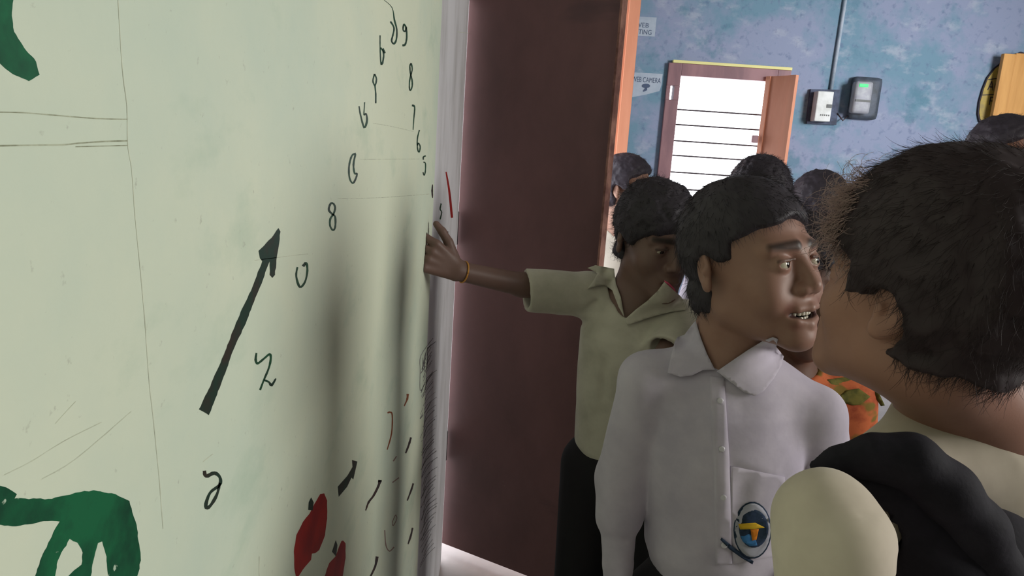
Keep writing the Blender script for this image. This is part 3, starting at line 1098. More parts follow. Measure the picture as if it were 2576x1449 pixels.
def head_tint(V, fr, base, smile=False):
    p = fr.l(V.astype(np.float32))
    t = np.ones((len(V), 3), dtype=np.float32) * A3(base)

    def blend(m, c):
        nonlocal t
        m = np.clip(m, 0, 1)[:, None]
        t = t * (1 - m) + A3(c) * m
    b = np.minimum(sd_cap(p, (.013, -.087, .023), (.046, -.070, .021), .004, .002), sd_cap(p, (-.013, -.087, .023), (-.046, -.070, .021), .004, .002))
    blend(1.15 - b / .005, np.array(base) * 0.12)
    lid = np.minimum(sd_cap(p, (.019, -.0855, .0052), (.043, -.079, .0035), .001, .001), sd_cap(p, (-.019, -.0855, .0052), (-.043, -.079, .0035), .001, .001))
    blend((1.0 - lid / .0025) * 0.8, np.array(base) * 0.2)
    if smile:
        l = np.minimum(sd_cap(p, (-.026, -.078, -.057), (.026, -.078, -.057), .008, .008), sd_cap(p, (-.020, -.083, -.079), (.020, -.083, -.079), .005, .005))
        inn = sd_ell(p, (0, -.076, -.0665), (.028, .018, .008))
        blend((1 - l / .005) * .6, (base[0] * .72, base[1] * .52, base[2] * .55))
        blend(1 - inn / .002, (0.05, 0.018, 0.016))
    else:
        l = sd_cap(p, (-.016, -.086, -.067), (.016, -.086, -.067), .007, .007)
        blend((1 - l / .004) * .7, (base[0] * .75, base[1] * .55, base[2] * .6))
    return t


def hand_shape(vol, wrist, pd, back, size, curl, thumb=1, h=None):
    """palm and five fingers. pd: wrist to knuckles, back: out of the back of the hand"""
    pd = unit(pd)
    back = unit(np.asarray(back) - pd * np.dot(back, pd))
    sd = np.cross(pd, back) * thumb
    w = np.asarray(wrist, float)
    S = size
    a = vol
    K = .004
    for o in (-.6, -.2, .2, .6):
        a.cap(w + sd * o * .018 * S, w + pd * .068 * S + sd * o * .046 * S, .0125 * S, .0098 * S, .008 * S)
    for i, (o, ln, sp) in enumerate(((.60, .92, .10), (.20, 1.0, .03), (-.20, .94, -.04), (-.60, .76, -.12))):
        p = w + pd * .068 * S + sd * o * .046 * S
        d = unit(pd + sd * sp)
        rs = (.0092, .0083, .0074, .0064)
        for j, L in enumerate((.040, .025, .020)):
            c = math.radians(curl[i][j])
            d = d * math.cos(c) - back * math.sin(c)
            q = p + d * L * ln * S
            a.cap(p, q, rs[j] * S, rs[j + 1] * S, .002 * S)
            p = q
    p = w + pd * .018 * S + sd * .020 * S - back * .004 * S
    d = unit(pd * .75 + sd * .75 - back * .2)
    for L, r0, r1 in ((.034, .013, .0102), (.026, .0102, .009), (.020, .009, .007)):
        q = p + d * L * S
        a.cap(p, q, r0 * S, r1 * S, .003 * S)
        d = unit(d + pd * .35 - back * .12)
        p = q


def hair_mesh(fr, ear=(.008, .018, .026), th=.014, c1=.004, c2=.0, c3=-.062, h=.0028, amp=.004, sc=70, ytemple=-.03, topth=0.0, seed=1, yback=.016, side=0.0):
    v = Vol((-.13, -.15, -.13), (.13, .16, .17), h)

    def f(p):
        d = np.minimum(sd_ell(p, (0, CRAN_C[1], .030 + topth * .5), (.073 + th + side, CRAN_R[1] + th, .080 + th + topth * .5)),
                       sd_ell(p, (0, .036, -.040), (.058 + th * .6, .047 + th * .7, .052)))
        x, y, z = p[..., 0], p[..., 1], p[..., 2]
        nz = noise3(p, 45, seed) * .010
        r1 = -(.6 * y + z - c1) / 1.166
        r2 = np.maximum(ytemple - y, c2 - z)
        r3 = np.maximum(yback - y, c3 - z)
        cut = np.minimum(np.minimum(r1, r2), r3) + nz
        cut = np.maximum(cut, (1 - np.sqrt(((y - ear[0]) / ear[1]) ** 2 + ((z + .014) / ear[2]) ** 2)) * ear[1] + np.maximum(.05 - np.abs(x), 0) * -5)
        r = np.maximum(d, cut)
        r = r + np.maximum(.008 - np.abs(d - cut), 0) ** 2 / .032
        return r + amp * 1.6 * noise3(p, sc, seed + 3) + amp * 0.8 * noise3(p, sc * 2.3, seed + 5)
    v.op(f, (-.12, -.14, -.12), (.12, .15, .16))
    V, Q = v.mesh()
    V = (V.astype(np.float64) * fr.s) @ fr.R.T + fr.t
    return V.astype(np.float32), Q


def make_hair(root, fr, mat, n=2500, length=.02, seg=4, r=.00035, wn=.3, wr=.4, curl=0.0, grav=.3, seed=3, extra=None, grow=.72, **kw):
    V, Q = hair_mesh(fr, seed=seed, **kw)
    Nn = vnormals(V, Q)
    rd = V - A3(fr.w((0, .012, .0)))
    rd /= np.linalg.norm(rd, axis=1, keepdims=True)
    good = (Nn * rd).sum(1) > grow
    SV, SQ = strands(V[good], Nn[good], n, length, seg, r, fr.w((0, .05, .12)), wn=wn, wr=wr, curl=curl, grav=grav, rng=np.random.default_rng(seed))
    VV, QQ = [V, SV], [Q, SQ + len(V)]
    if extra is not None:
        EV, EQ = extra(V, Nn)
        QQ.append(EQ + len(V) + len(SV))
        VV.append(EV)
    return link_mesh('hair', np.concatenate(VV), np.concatenate(QQ), mat, root, smooth=True)


def loft(vol, p0, p1, side, secs, k=0.0, fold=None):
    p0, p1 = np.asarray(p0, float), np.asarray(p1, float)
    L = np.linalg.norm(p1 - p0)
    up = (p1 - p0) / L
    side = unit(np.asarray(side) - up * np.dot(side, up))
    bk = np.cross(up, side)
    ts, aa, bb, oo = [np.array(c, np.float32) for c in zip(*secs)]

    def f(p):
        q = p - A3(p0)
        t = q @ A3(up)
        u = np.clip(t / L, 0, 1)
        a, b, o = np.interp(u, ts, aa), np.interp(u, ts, bb), np.interp(u, ts, oo)
        x, y = q @ A3(side), q @ A3(bk) - o
        d = (np.sqrt((x / a) ** 2 + (y / b) ** 2) - 1) * np.minimum(a, b)
        return np.maximum(d, np.maximum(-t, t - L)).astype(np.float32)
    m = max(aa.max(), bb.max()) + .02
    vol.op(f, np.minimum(p0, p1) - m, np.maximum(p0, p1) + m, k)


def folds(amp, sc, stretch, seed):
    st = np.array(stretch, dtype=np.float32)
    return lambda p: amp * (2 * noise3(p * st, sc, seed) + noise3(p * st, sc * 2.1, seed + 4))


def bvh_of(*obs):
    vs, fs = [], []
    for o in obs:
        b = len(vs)
        mw = o.matrix_world
        vs += [v.co.copy() for v in o.data.vertices]
        fs += [tuple(b + i for i in p.vertices) for p in o.data.polygons]
    return BVHTree.FromPolygons(vs, fs)


def drape(pix, bvh, name, mat, parent, off=.004, thick=.003, step=8, smooth_it=3, default=None):
    """cloth patch laid over a surface, with its own thickness"""
    from mathutils.geometry import delaunay_2d_cdt
    pts = []
    n = len(pix)
    for i in range(n):
        a, b = np.array(pix[i], float), np.array(pix[(i + 1) % n], float)
        m = max(1, int(np.linalg.norm(b - a) / step))
        pts += [a + (b - a) * s / m for s in range(m)]
    nb = len(pts)
    arr = np.array(pts)
    lo, hi = arr.min(0), arr.max(0)

    def inside(q):
        c = False
        for i in range(nb):
            a, b = arr[i], arr[(i + 1) % nb]
            if (a[1] > q[1]) != (b[1] > q[1]) and q[0] < (b[0] - a[0]) * (q[1] - a[1]) / (b[1] - a[1]) + a[0]:
                c = not c
        return c
    for x in np.arange(lo[0] + step / 2, hi[0], step):
        for y in np.arange(lo[1] + step / 2, hi[1], step):
            q = np.array((x, y))
            if inside(q) and np.min(np.linalg.norm(arr - q, axis=1)) > step * .45:
                pts.append(q)
    r = delaunay_2d_cdt([Vector(p) for p in pts], [], [list(range(nb))], 1, 1e-4)
    v2, tris = r[0], r[2]
    dirs = np.array([unit(ray(p.x, p.y)) for p in v2])
    t = np.full(len(v2), np.nan)
    for i, d in enumerate(dirs):
        h = bvh.ray_cast(Vector(CAM), Vector(d))
        if h[0] is not None:
            t[i] = h[3]
    ok = ~np.isnan(t)
    P2 = np.array([(p.x, p.y) for p in v2])
    if not ok.any():
        print('DRAPE MISS', name)
        return None
    med = np.median(t[ok])
    bad = ok & (np.abs(t - med) > .10)
    ok &= ~bad
    for i in np.where(~ok)[0]:
        j = np.where(ok)[0][np.argmin(np.linalg.norm(P2[ok] - P2[i], axis=1))]
        t[i] = t[j]
    nbr = [set() for _ in v2]
    for f in tris:
        for i in range(len(f)):
            nbr[f[i]].add(f[(i + 1) % len(f)])
            nbr[f[(i + 1) % len(f)]].add(f[i])
    for _ in range(smooth_it):
        t2 = t.copy()
        for i, s in enumerate(nbr):
            if s:
                t2[i] = min(t[i], .5 * t[i] + .5 * np.mean([t[j] for j in s])) if _ < 1 else .5 * t[i] + .5 * np.mean([t[j] for j in s])
        t = t2
    fr_ = CAM + dirs * (t - off)[:, None]
    bk_ = CAM + dirs * (t - off + thick)[:, None]
    m = len(v2)
    edges = {}
    for f in tris:
        for i in range(len(f)):
            e = (f[i], f[(i + 1) % len(f)])
            edges[e] = 1
    fs = [tuple(f) for f in tris] + [tuple(m + i for i in reversed(f)) for f in tris]
    for (a, b) in edges:
        if (b, a) not in edges:
            fs.append((b, a, m + a, m + b))
    o = link_mesh(name, np.concatenate([fr_, bk_]), fs, mat, parent, smooth=True)
    bm = bmesh.new()
    bm.from_mesh(o.data)
    bmesh.ops.recalc_face_normals(bm, faces=bm.faces[:])
    bm.to_mesh(o.data)
    bm.free()
    return o


def eyes(root, fr, gaze):
    for c in EYES:
        e = uv_ball('eye', fr.w(c), .0128 * fr.s, M['eye_white'], root)
        g = fr.R @ unit(gaze)
        mb = MB()
        ctr = fr.w(c) + g * .0098 * fr.s
        r = bmesh.ops.create_icosphere(mb.bm, subdivisions=2, radius=.0064 * fr.s)
        for v in r['verts']:
            q = np.array(v.co)
            q = q - g * np.dot(q, g) * .45
            v.co = Vector(q + ctr)
        mb.build('iris', M['eye_dark'], e, True)


def uv_ball(name, c, r, mat, parent, sub=3):
    mb = MB()
    q = bmesh.ops.create_icosphere(mb.bm, subdivisions=sub, radius=r)
    for v in q['verts']:
        v.co += Vector([float(x) for x in c])
    return mb.build(name, mat, parent, True)


def legs(root, hip, side, mat=None, h=.008, top=.10, w=.062, shoes=True, spread=1.0):
    hip = np.asarray(hip, float)
    side = unit([side[0], side[1], 0])
    fw = np.array([side[1], -side[0], 0])
    lo = np.array([hip[0] - .22, hip[1] - .22, 0.03])
    v = Vol(lo, (hip[0] + .22, hip[1] + .22, hip[2] + top + .03), h)
    v.ell(hip, (.10, .085, .11), .02)
    v.cap(hip, hip + np.array([0, 0, top - .06]), .085, .08, .03)
    for s in (-1, 1):
        a = hip + side * s * w - np.array([0, 0, .03])
        kx = np.array([a[0], a[1], hip[2] * .5]) + side * s * .008 * spread
        an = np.array([a[0], a[1], .07]) + side * s * .012 * spread
        v.chain([a, kx, an], [.072, .056, .050], .02)
        if shoes:
            sh = Vol((an[0] - .13, an[1] - .13, -.01), (an[0] + .13, an[1] + .13, .09), .007)
            sh.cap((an + fw * -.02) * [1, 1, 0] + [0, 0, .036], (an + fw * .075) * [1, 1, 0] + [0, 0, .030], .035, .030, .01)
            sh.op(lambda p: p[..., 2], (an[0] - .12, an[1] - .12, -.05), (an[0] + .12, an[1] + .12, 0), 0, 'sub')
            V, Q = sh.mesh()
            link_mesh('shoe', V, Q, M['shoe'], root, True)
    V, Q = v.mesh()
    return link_mesh('trousers', V, Q, mat or M['trousers'], root, True)


SKIN_B = (.27, .148, .112)
SKIN_A = (.155, .092, .076)
SKIN_C = (.30, .152, .112)
UP = np.array([0, 0, 1.0])
SHIRT_SECS = [(0, .104, .080, 0), (.3, .102, .080, 0), (.6, .112, .086, 0), (.84, .112, .078, 0), (.95, .085, .062, 0), (1, .055, .05, 0)]

# ---------- the smiling boy in front
rootB = empty('person', (P(1830, 1200, .96)[0], P(1830, 1200, .96)[1], 0))
tag(rootB, 'smiling boy in lavender white long sleeved shirt turned sideways, teeth showing', 'person', 'schoolchildren in the room')
fB = Frame(head_R(34, -9, -3), P(1884, 657, .93), 0.955)
nbB = P(1832, 915, .955)
shB = [P(1626, 955, .955), P(2046, 1040, .935)]
hipB = P(1800, 1425, .965)
sideB = unit(shB[1] - shB[0])
armB = [[shB[0], P(1562, 1205, .975), P(1556, 1420, .945)], [shB[1], P(2085, 1230, .95), P(2040, 1420, .90)]]
allp = np.array([fB.t + .15, fB.t - .15, armB[0][2] - .12, armB[1][2] + .1, hipB - [.13, .1, .05], hipB + [.13, .1, 0]])
v = Vol(allp.min(0) - .02, allp.max(0) + .02, .0021)
head_shape(v, fB, smile=True, lid=.0046)
v.cap(fB.w((0, .026, -.055)), nbB, .046, .047, .03)
v.cap(nbB, nbB * .3 + hipB * .7, .05, .075, .04)
for s in (0, 1):
    v.cap(nbB - UP * .02, shB[s], .034, .032, .02)
    v.chain(armB[s], [.026, .022, .017], .01)
    d = unit(armB[s][2] - armB[s][1])
    hand_shape(v, armB[s][2] + d * .004, d, np.array([(-1, 1)[s] * .9, -.4, 0]), .74, [[18, 22, 15]] * 4, thumb=(1, -1)[s])
V, Q = v.mesh()
bodyB = link_mesh('body', V, Q, M['skin'], rootB, True, np.c_[head_tint(V, fB, SKIN_B, True), np.ones(len(V))])
eyes(rootB, fB, (.30, -1, .06))
# teeth: two rows set along the dental arch
for row, z, hgt in (('upper', -.0645, .0085), ('lower', -.0735, .0065)):
    for i in range(-5, 6):
        x = i * .0052
        y = -.0855 + 26 * x * x * (1.0 if row == 'upper' else 1.1) + (0 if row == 'upper' else .003)
        c = fB.w((x, y, z))
        mb = MB()
        r = bmesh.ops.create_icosphere(mb.bm, subdivisions=2, radius=1.0)
        for q in r['verts']:
            l = np.array(q.co)
            l = np.sign(l) * np.abs(l) ** .6 * np.array([.0027, .0022, hgt / 2])
            l = Rz(math.atan(52 * x)) @ l
            q.co = Vector(fB.R @ l * fB.s + c)
        mb.build('tooth', M['tooth'], rootB, True)
make_hair(rootB, fB, M['hair'], n=5200, length=.022, seg=4, r=.00034, wn=.22, wr=.28, grav=.5, th=.008, c1=.010, c2=.004, c3=-.072,
          amp=.0022, sc=60, seed=4)
# shirt
v = Vol(allp.min(0) - [.05, .04, 0], np.array([allp.max(0)[0] + .05, allp.max(0)[1] + .04, nbB[2] + .06]), .0032)
loft(v, hipB, nbB + UP * .01, sideB, [(0, .098, .078, 0), (.12, .108, .086, 0), (.35, .104, .085, 0), (.6, .110, .088, 0), (.80, .108, .080, 0), (.92, .085, .066, 0), (1, .058, .054, 0)])
for s in (0, 1):
    v.cap(nbB - UP * .012 + (shB[s] - nbB) * .25, shB[s], .046, .040, .03)
cuff = armB[0][1] * .55 + armB[0][2] * .45
v.chain([shB[0], armB[0][1], cuff], [.040, .034, .034], .012)
v.chain([cuff - UP * .01, armB[0][2], armB[0][2] + unit(armB[0][2] - cuff) * .02], [.0265, .0235, .0225], .004)
v.chain([shB[1], armB[1][1], armB[1][2]], [.040, .036, .028], .012)
v.cap(nbB - UP * .03, nbB + UP * .12, .051, .060, .006, 'sub')
v.ell(P(1812, 888, .885), (.042, .05, .026), .008, 'sub')
v.displace(folds(.0046, 14, (1, 1, .5), 2))
# drawn-in folds: armpit, waist and pocket pulls
for a, b, r in ((P(2035, 1050, .858), P(1985, 1215, .868), .007), (P(1640, 1030, .88), P(1625, 1130, .885), .006),
                (P(1850, 1190, .865), P(1940, 1215, .865), .005), (P(1640, 1330, .88), P(1720, 1260, .868), .007),
                (P(1870, 1230, .866), P(1852, 1420, .872), .008)):
    v.cap(a, b, r, r * .6, .014, 'sub')
V, Q = v.mesh()
V = relax(V, Q, 1)
shirtB = link_mesh('shirt', V, Q, M['shirt_b'], rootB, True)
bvB = bvh_of(shirtB, bodyB)
bvBs = bvh_of(shirtB)
drape([(1750, 806), (1763, 850), (1779, 891), (1799, 930), (1768, 931), (1740, 945), (1710, 948), (1679, 938), (1686, 905), (1697, 860), (1704, 848), (1722, 842), (1738, 820)],
      bvB, 'collar', M['shirt_b'], rootB, .008, .004)
drape([(1803, 934), (1838, 910), (1879, 882), (1920, 857), (1944, 848), (1957, 853), (1953, 873), (1972, 896), (1966, 919), (1948, 951),
       (1920, 986), (1898, 996), (1870, 986), (1838, 961)], bvB, 'collar', M['shirt_b'], rootB, .008, .004)
drape([(1785, 945), (1822, 952), (1835, 1150), (1842, 1418), (1800, 1422), (1793, 1150)], bvBs, 'placket', M['shirt_b'], rootB, .0022, .003, step=14)
for (x, y) in ((1812, 1008), (1816, 1130), (1820, 1252), (1822, 1372)):
    drape([(x + 8 * math.cos(t), y + 8 * math.sin(t)) for t in np.linspace(0, 2 * math.pi, 12, endpoint=False)], bvBs, 'button', M['button'],
          rootB, .0045, .002, step=5)
pk = drape([(1838, 1172), (1975, 1200), (1972, 1395), (1840, 1420)], bvBs, 'pocket', M['shirt_b'], rootB, .002, .003, step=12)


def oval(cx, cy, rx, ry, n=26, tilt=0.0):
    return [(cx + rx * math.cos(t) * math.cos(tilt) - ry * math.sin(t) * math.sin(tilt),
             cy + rx * math.cos(t) * math.sin(tilt) + ry * math.sin(t) * math.cos(tilt)) for t in np.linspace(0, 2 * math.pi, n, endpoint=False)]


bdg = drape(oval(1893, 1334, 48, 72), bvBs, 'badge', M['badge_dark'], rootB, .0042, .0018, step=10)
drape(oval(1893, 1334, 45, 68), bvBs, 'badge_ring', M['badge_grey'], bdg, .0048, .0012, step=9)
drape(oval(1896, 1330, 37, 48), bvBs, 'badge_field', M['badge_dark'], bdg, .0055, .0012, step=9)
drape([(1862, 1345), (1882, 1342), (1900, 1352), (1905, 1372), (1886, 1374), (1868, 1362)], bvBs, 'badge_water', M['badge_blue'], bdg, .0061, .0010, step=7)
drape([(1857, 1318), (1900, 1315), (1924, 1327), (1900, 1331), (1862, 1332)], bvBs, 'badge_bar', M['badge_yellow'], bdg, .0064, .0010, step=7)
drape([(1888, 1331), (1909, 1331), (1903, 1358), (1892, 1360)], bvBs, 'badge_stem', M['badge_orange'], bdg, .0067, .0010, step=6)
drape([(1815, 1352), (1840, 1372), (1872, 1396), (1896, 1412), (1893, 1420), (1866, 1404), (1835, 1382), (1812, 1358)], bvBs, 'badge_edge',
      M['badge_dark'], bdg, .005, .0012, step=7)
legs(rootB, hipB - UP * .05, sideB)

# ---------- the boy with his hand on the wall
rootA = empty('person', (P(1590, 1000, 1.42)[0], P(1590, 1000, 1.42)[1], 0))
tag(rootA, 'boy in cream short sleeved shirt pressing one hand against the painted wall', 'person', 'schoolchildren in the room')
fA = Frame(head_R(20, 12, -2), P(1649, 597, 1.38), .93)
nbA = P(1592, 775, 1.405)
shA = [P(1487, 742, 1.43), P(1728, 815, 1.375)]
hipA = P(1568, 1150, 1.44)
sideA = unit(shA[1] - shA[0])
wrA = P(1152, 681, 1.335)
elA = P(1312, 716, 1.40)
armA = [[shA[0], elA, wrA], [shA[1], P(1650, 935, 1.27), P(1640, 1080, 1.20)]]
tipx = X_PANEL
pdA = unit(np.array([-.74, -.36, .42]))
allp = np.array([fA.t + .15, fA.t - .15, wrA - .07, armA[1][2] - .09, hipA - [.12, .1, 0], hipA + [.13, .1, 0], shA[1] + .05])
lo_, hi_ = allp.min(0) - .02, allp.max(0) + .02
lo_[0] = X_PANEL - .006
v = Vol(lo_, hi_, .0023)
head_shape(v, fA, lid=.0024)
v.cap(fA.w((0, .026, -.055)), nbA, .044, .046, .03)
v.cap(nbA, nbA * .3 + hipA * .7, .05, .075, .04)
for s in (0, 1):
    v.cap(nbA - UP * .02, shA[s], .034, .032, .02)
    v.chain(armA[s], [.028, .0235, .0185], .01)
hand_shape(v, wrA + pdA * .002, pdA, np.array([.35, -.93, .10]), .90, [[32, 55, 40], [38, 60, 40], [44, 62, 40], [50, 62, 40]], thumb=1)
d = unit(armA[1][2] - armA[1][1])
hand_shape(v, armA[1][2] + d * .004, d, np.array([.5, -.8, 0]), .72, [[20, 25, 15]] * 4, thumb=-1)
V, Q = v.mesh()
V[:, 0] = np.maximum(V[:, 0], X_PANEL + .0008)
tA = head_tint(V, fA, SKIN_A)
bodyA = link_mesh('body', V, Q, M['skin'], rootA, True, np.c_[tA, np.ones(len(V))])
eyes(rootA, fA, (.1, -1, -.15))
wf = unit(elA - wrA)
ss = unit(np.cross(wf, UP))
uu = np.cross(ss, wf)
mb = MB()
cw = wrA + wf * .012
mb.tube([cw + (ss * math.cos(t) * .0205 + uu * math.sin(t) * .0205) for t in np.linspace(0, 2 * math.pi, 25)], .0016, 6)
mb.build('wrist_thread', M['gold'], rootA, True)
make_hair(rootA, fA, M['hair'], n=4200, length=.024, seg=5, r=.0004, wn=.35, wr=.5, curl=3.0, grav=.2, th=.012, c1=-.012, c2=-.012, c3=-.058,
          amp=.005, sc=55, seed=9)
v = Vol(np.array([elA[0] - .03, allp.min(0)[1] - .04, allp.min(0)[2] - .02]), np.array([shA[1][0] + .09, allp.max(0)[1] + .05, nbA[2] + .08]), .0034)
loft(v, hipA + UP * 0.0, nbA + UP * .012, sideA, [(0, .094, .078, 0), (.10, .106, .088, 0), (.35, .106, .086, 0), (.6, .108, .086, 0), (.82, .106, .078, 0), (.93, .085, .066, 0), (1, .058, .054, 0)])
for s in (0, 1):
    v.cap(nbA - UP * .012 + (shA[s] - nbA) * .25, shA[s], .046, .042, .03)


def sleeve(v, a, b, r0, r1, inner, cutdir, k=.02):
    a, b = np.asarray(a, float), np.asarray(b, float)
    d = unit(b - a)
    cd = A3(unit(cutdir))

    def f(p):
        o = sd_cap(p, a, b + d * .03, r0, r1)
        o = np.maximum(o, (p - A3(b)) @ cd)
        return np.maximum(o, -sd_cap(p, b - d * .05, b + d * .05, inner * .85, inner))
    m = max(r0, r1) + .04
    v.op(f, np.minimum(a, b) - m, np.maximum(a, b) + m, k)


endA = shA[0] * .08 + elA * .92
sleeve(v, shA[0], endA - UP * .010, .044, .042, .037, unit(endA - shA[0]) + np.array([0, 0, -.2]))
eR = armA[1][0] * .35 + armA[1][1] * .65
sleeve(v, armA[1][0], eR, .045, .045, .039, unit(armA[1][1] - armA[1][0]))
v.cap(nbA - UP * .03, nbA + UP * .12, .050, .060, .006, 'sub')
v.ell(P(1588, 768, 1.335), (.030, .04, .026), .008, 'sub')
v.displace(folds(.0034, 13, (1, 1, .5), 6))
for a, b, r in ((P(1515, 1000, 1.355), P(1520, 900, 1.35), .006), (P(1455, 800, 1.38), P(1500, 760, 1.38), .005)):
    v.cap(a, b, r, r * .6, .012, 'sub')
V, Q = v.mesh()
V = relax(V, Q, 1)
shirtA = link_mesh('shirt', V, Q, M['shirt_a'], rootA, True)
bvA = bvh_of(shirtA, bodyA)
drape([(1478, 674), (1498, 667), (1545, 676), (1549, 712), (1562, 748), (1571, 800), (1556, 772), (1540, 730), (1520, 717), (1500, 720), (1478, 726),
       (1494, 704), (1503, 688)], bvA, 'collar', M['shirt_a'], rootA, .008, .004, step=7)
drape([(1572, 803), (1600, 778), (1628, 757), (1655, 731), (1671, 709), (1712, 745), (1730, 769), (1724, 780), (1690, 784), (1640, 797), (1578, 818)],
      bvA, 'collar', M['shirt_a'], rootA, .008, .004, step=7)
drape([(1671, 705), (1682, 711), (1697, 726), (1703, 740), (1690, 728), (1673, 713)], bvA, 'collar_lining', M['pink'], rootA, .002, .002, step=6)
legs(rootA, hipA - UP * .0, sideA, top=.08)

# ---------- the near boy seen from behind, on the right
rootC = empty('person', (P(2440, 1200, .64)[0], P(2440, 1200, .64)[1], 0))
tag(rootC, 'nearest child, seen from behind, large curly dark hair and ivory shirt', 'person', 'schoolchildren in the room')
fC = Frame(head_R(-150, -8, 0), P(2330, 742, .60), .87)
nbC = P(2450, 1035, .635)
shC = [P(2220, 1212, .575), P(2690, 1200, .69)]
hipC = P(2460, 2060, .70)
sideC = unit(shC[1] - shC[0])
armC = [[shC[0], P(2115, 1355, .525), P(2096, 1362, .480), P(2106, 1640, .47), P(2050, 1960, .53)], [shC[1], shC[1] + np.array([.03, .02, -.20]), shC[1] + np.array([.02, .06, -.38])]]
allp = np.array([fC.t + .16, fC.t - .16, armC[0][-1] - .1, armC[0][-2] - .06, armC[1][2] - [0, 0, .12], armC[1][2] + .08, hipC - .1, hipC + .12])
v = Vol(allp.min(0) - .02, allp.max(0) + .02, .0026)
head_shape(v, fC)
v.cap(fC.w((0, .030, -.055)), nbC, .048, .052, .035)
v.cap(nbC, nbC * .3 + hipC * .7, .055, .08, .04)
for s in (0, 1):
    v.cap(nbC - UP * .02, shC[s], .034, .032, .02)
    v.chain(armC[s], [.024, .018, .026, .024, .018] if s == 0 else [.028, .024, .018], .01)
    d = unit(armC[s][-1] - armC[s][-2])
    hand_shape(v, armC[s][-1] + d * .004, d, np.array([(-1, 1)[s] * .9, -.4, 0]), .76, [[18, 22, 15]] * 4, thumb=(-1, 1)[s])
volC = v
V, Q = v.mesh()
bodyC = link_mesh('body', V, Q, M['skin'], rootC, True, np.c_[head_tint(V, fC, SKIN_C), np.ones(len(V))])
eyes(rootC, fC, (0, -1, -.1))


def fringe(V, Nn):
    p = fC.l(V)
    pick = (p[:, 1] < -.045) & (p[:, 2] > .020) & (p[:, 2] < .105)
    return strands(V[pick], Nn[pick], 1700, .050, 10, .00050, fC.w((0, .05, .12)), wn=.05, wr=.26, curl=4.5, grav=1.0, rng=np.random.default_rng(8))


hairC = make_hair(rootC, fC, M['hair_brown'], n=11000, length=.030, seg=6, r=.00026, wn=.03, wr=.16, curl=1.2, grav=.35, th=.028, c1=.004,
                  c2=-.004, c3=-.050, amp=.0035, sc=48, seed=15, topth=.012, grow=.88, ear=(.013, .023, .030))
co = np.array([q.co for q in hairC.data.vertices])[:60000]
pl = fC.l(co.astype(np.float32))
rad = pl / (np.linalg.norm(pl, axis=1, keepdims=True) + 1e-9)
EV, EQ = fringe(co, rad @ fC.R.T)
link_mesh('fringe', EV, EQ, M['hair_fringe'], hairC, True)['label'] = 'curls over the forehead, window backlight painted as paler hair'
v = Vol(allp.min(0) - [.03, .06, 0], np.array([allp.max(0)[0] + .06, allp.max(0)[1] + .04, nbC[2] + .06]), .0036)
loft(v, hipC - UP * .02, nbC + UP * .006, sideC, [(0, .105, .085, 0), (.4, .108, .086, 0), (.65, .116, .09, 0), (.84, .116, .085, 0), (.94, .092, .07, 0), (1, .068, .060, 0)])
for s in (0, 1):
    v.cap(nbC - UP * .012 + (shC[s] - nbC) * .25, shC[s], .048, .042, .03)
s0, s1, s2 = P(2080, 1312, .484), P(2096, 1362, .476), P(2104, 1462, .470)
v.chain([shC[0], P(2130, 1345, .535), P(2105, 1360, .51)], [.034, .031, .032], .008)
v.chain([P(2105, 1365, .51), s0, s1], [.020, .0365, .0432], .012)
sleeve(v, s1, s2, .0432, .0405, .036, unit(s2 - s1) + np.array([.28, 0, 0]), k=.003)
for q, r in ((P(2262, 1398, .462), .0042), (P(2250, 1440, .46), .004)):
    v.cap(q - [0, .05, 0], q + [0, .03, 0], r, r, .004, 'sub')
v.chain([shC[1], armC[1][1]], [.045, .046], .02)
v.cap(nbC - UP * .02, nbC + UP * .12, .056, .064, .006, 'sub')
v.displace(folds(.0042, 13, (1, 1, .6), 3))
V, Q = v.mesh()
V = relax(V, Q, 1)
shirt_vol = v
shirtC = link_mesh('shirt', V, Q, M['shirt_c'], rootC, True)
legs(rootC, hipC - UP * .02, sideC)

# black backpack on the near child's shoulder
bag = empty('backpack', P(2420, 1420, .53))
tag(bag, 'black cloth backpack with wide arched strap on the nearest child', 'backpack')
v = Vol(P(2000, 1500, .53) - [.06, .12, .30], P(2760, 1100, .56) + [.08, .10, .06], .0036)
arch = [P(2045, 1172, .545), P(2110, 1160, .54), P(2200, 1150, .53), P(2290, 1162, .525), P(2380, 1235, .52), P(2455, 1330, .52), P(2500, 1440, .52), P(2520, 1600, .52)]
v.chain(arch, [.004, .010, .0165, .0205, .0215, .0215, .0215, .0215], .012)
v.carve(shirt_vol, .004)
v.carve(volC, .003)
V, Q = v.mesh()
link_mesh('strap', V, Q, M['bag'], bag, True)
v = Vol(P(2000, 1500, .53) - [.06, .12, .42], P(2760, 1100, .56) + [.08, .12, .06], .0042)
v.ell(P(2420, 1560, .545), (.085, .055, .105), .02)
v.cap(P(2170, 1225, .535), P(2300, 1420, .54), .013, .03, .02)
v.ell(P(2560, 1720, .56), (.115, .065, .13), .03)
v.cap(P(2260, 1200, .54), P(2420, 1600, .545), .020, .06, .03)
v.displace(folds(.002, 16, (1, 1, 1), 9))
v.carve(shirt_vol, .004)
v.carve(volC, .003)
V, Q = v.mesh()
link_mesh('bag_body', V, Q, M['bag'], bag, True)


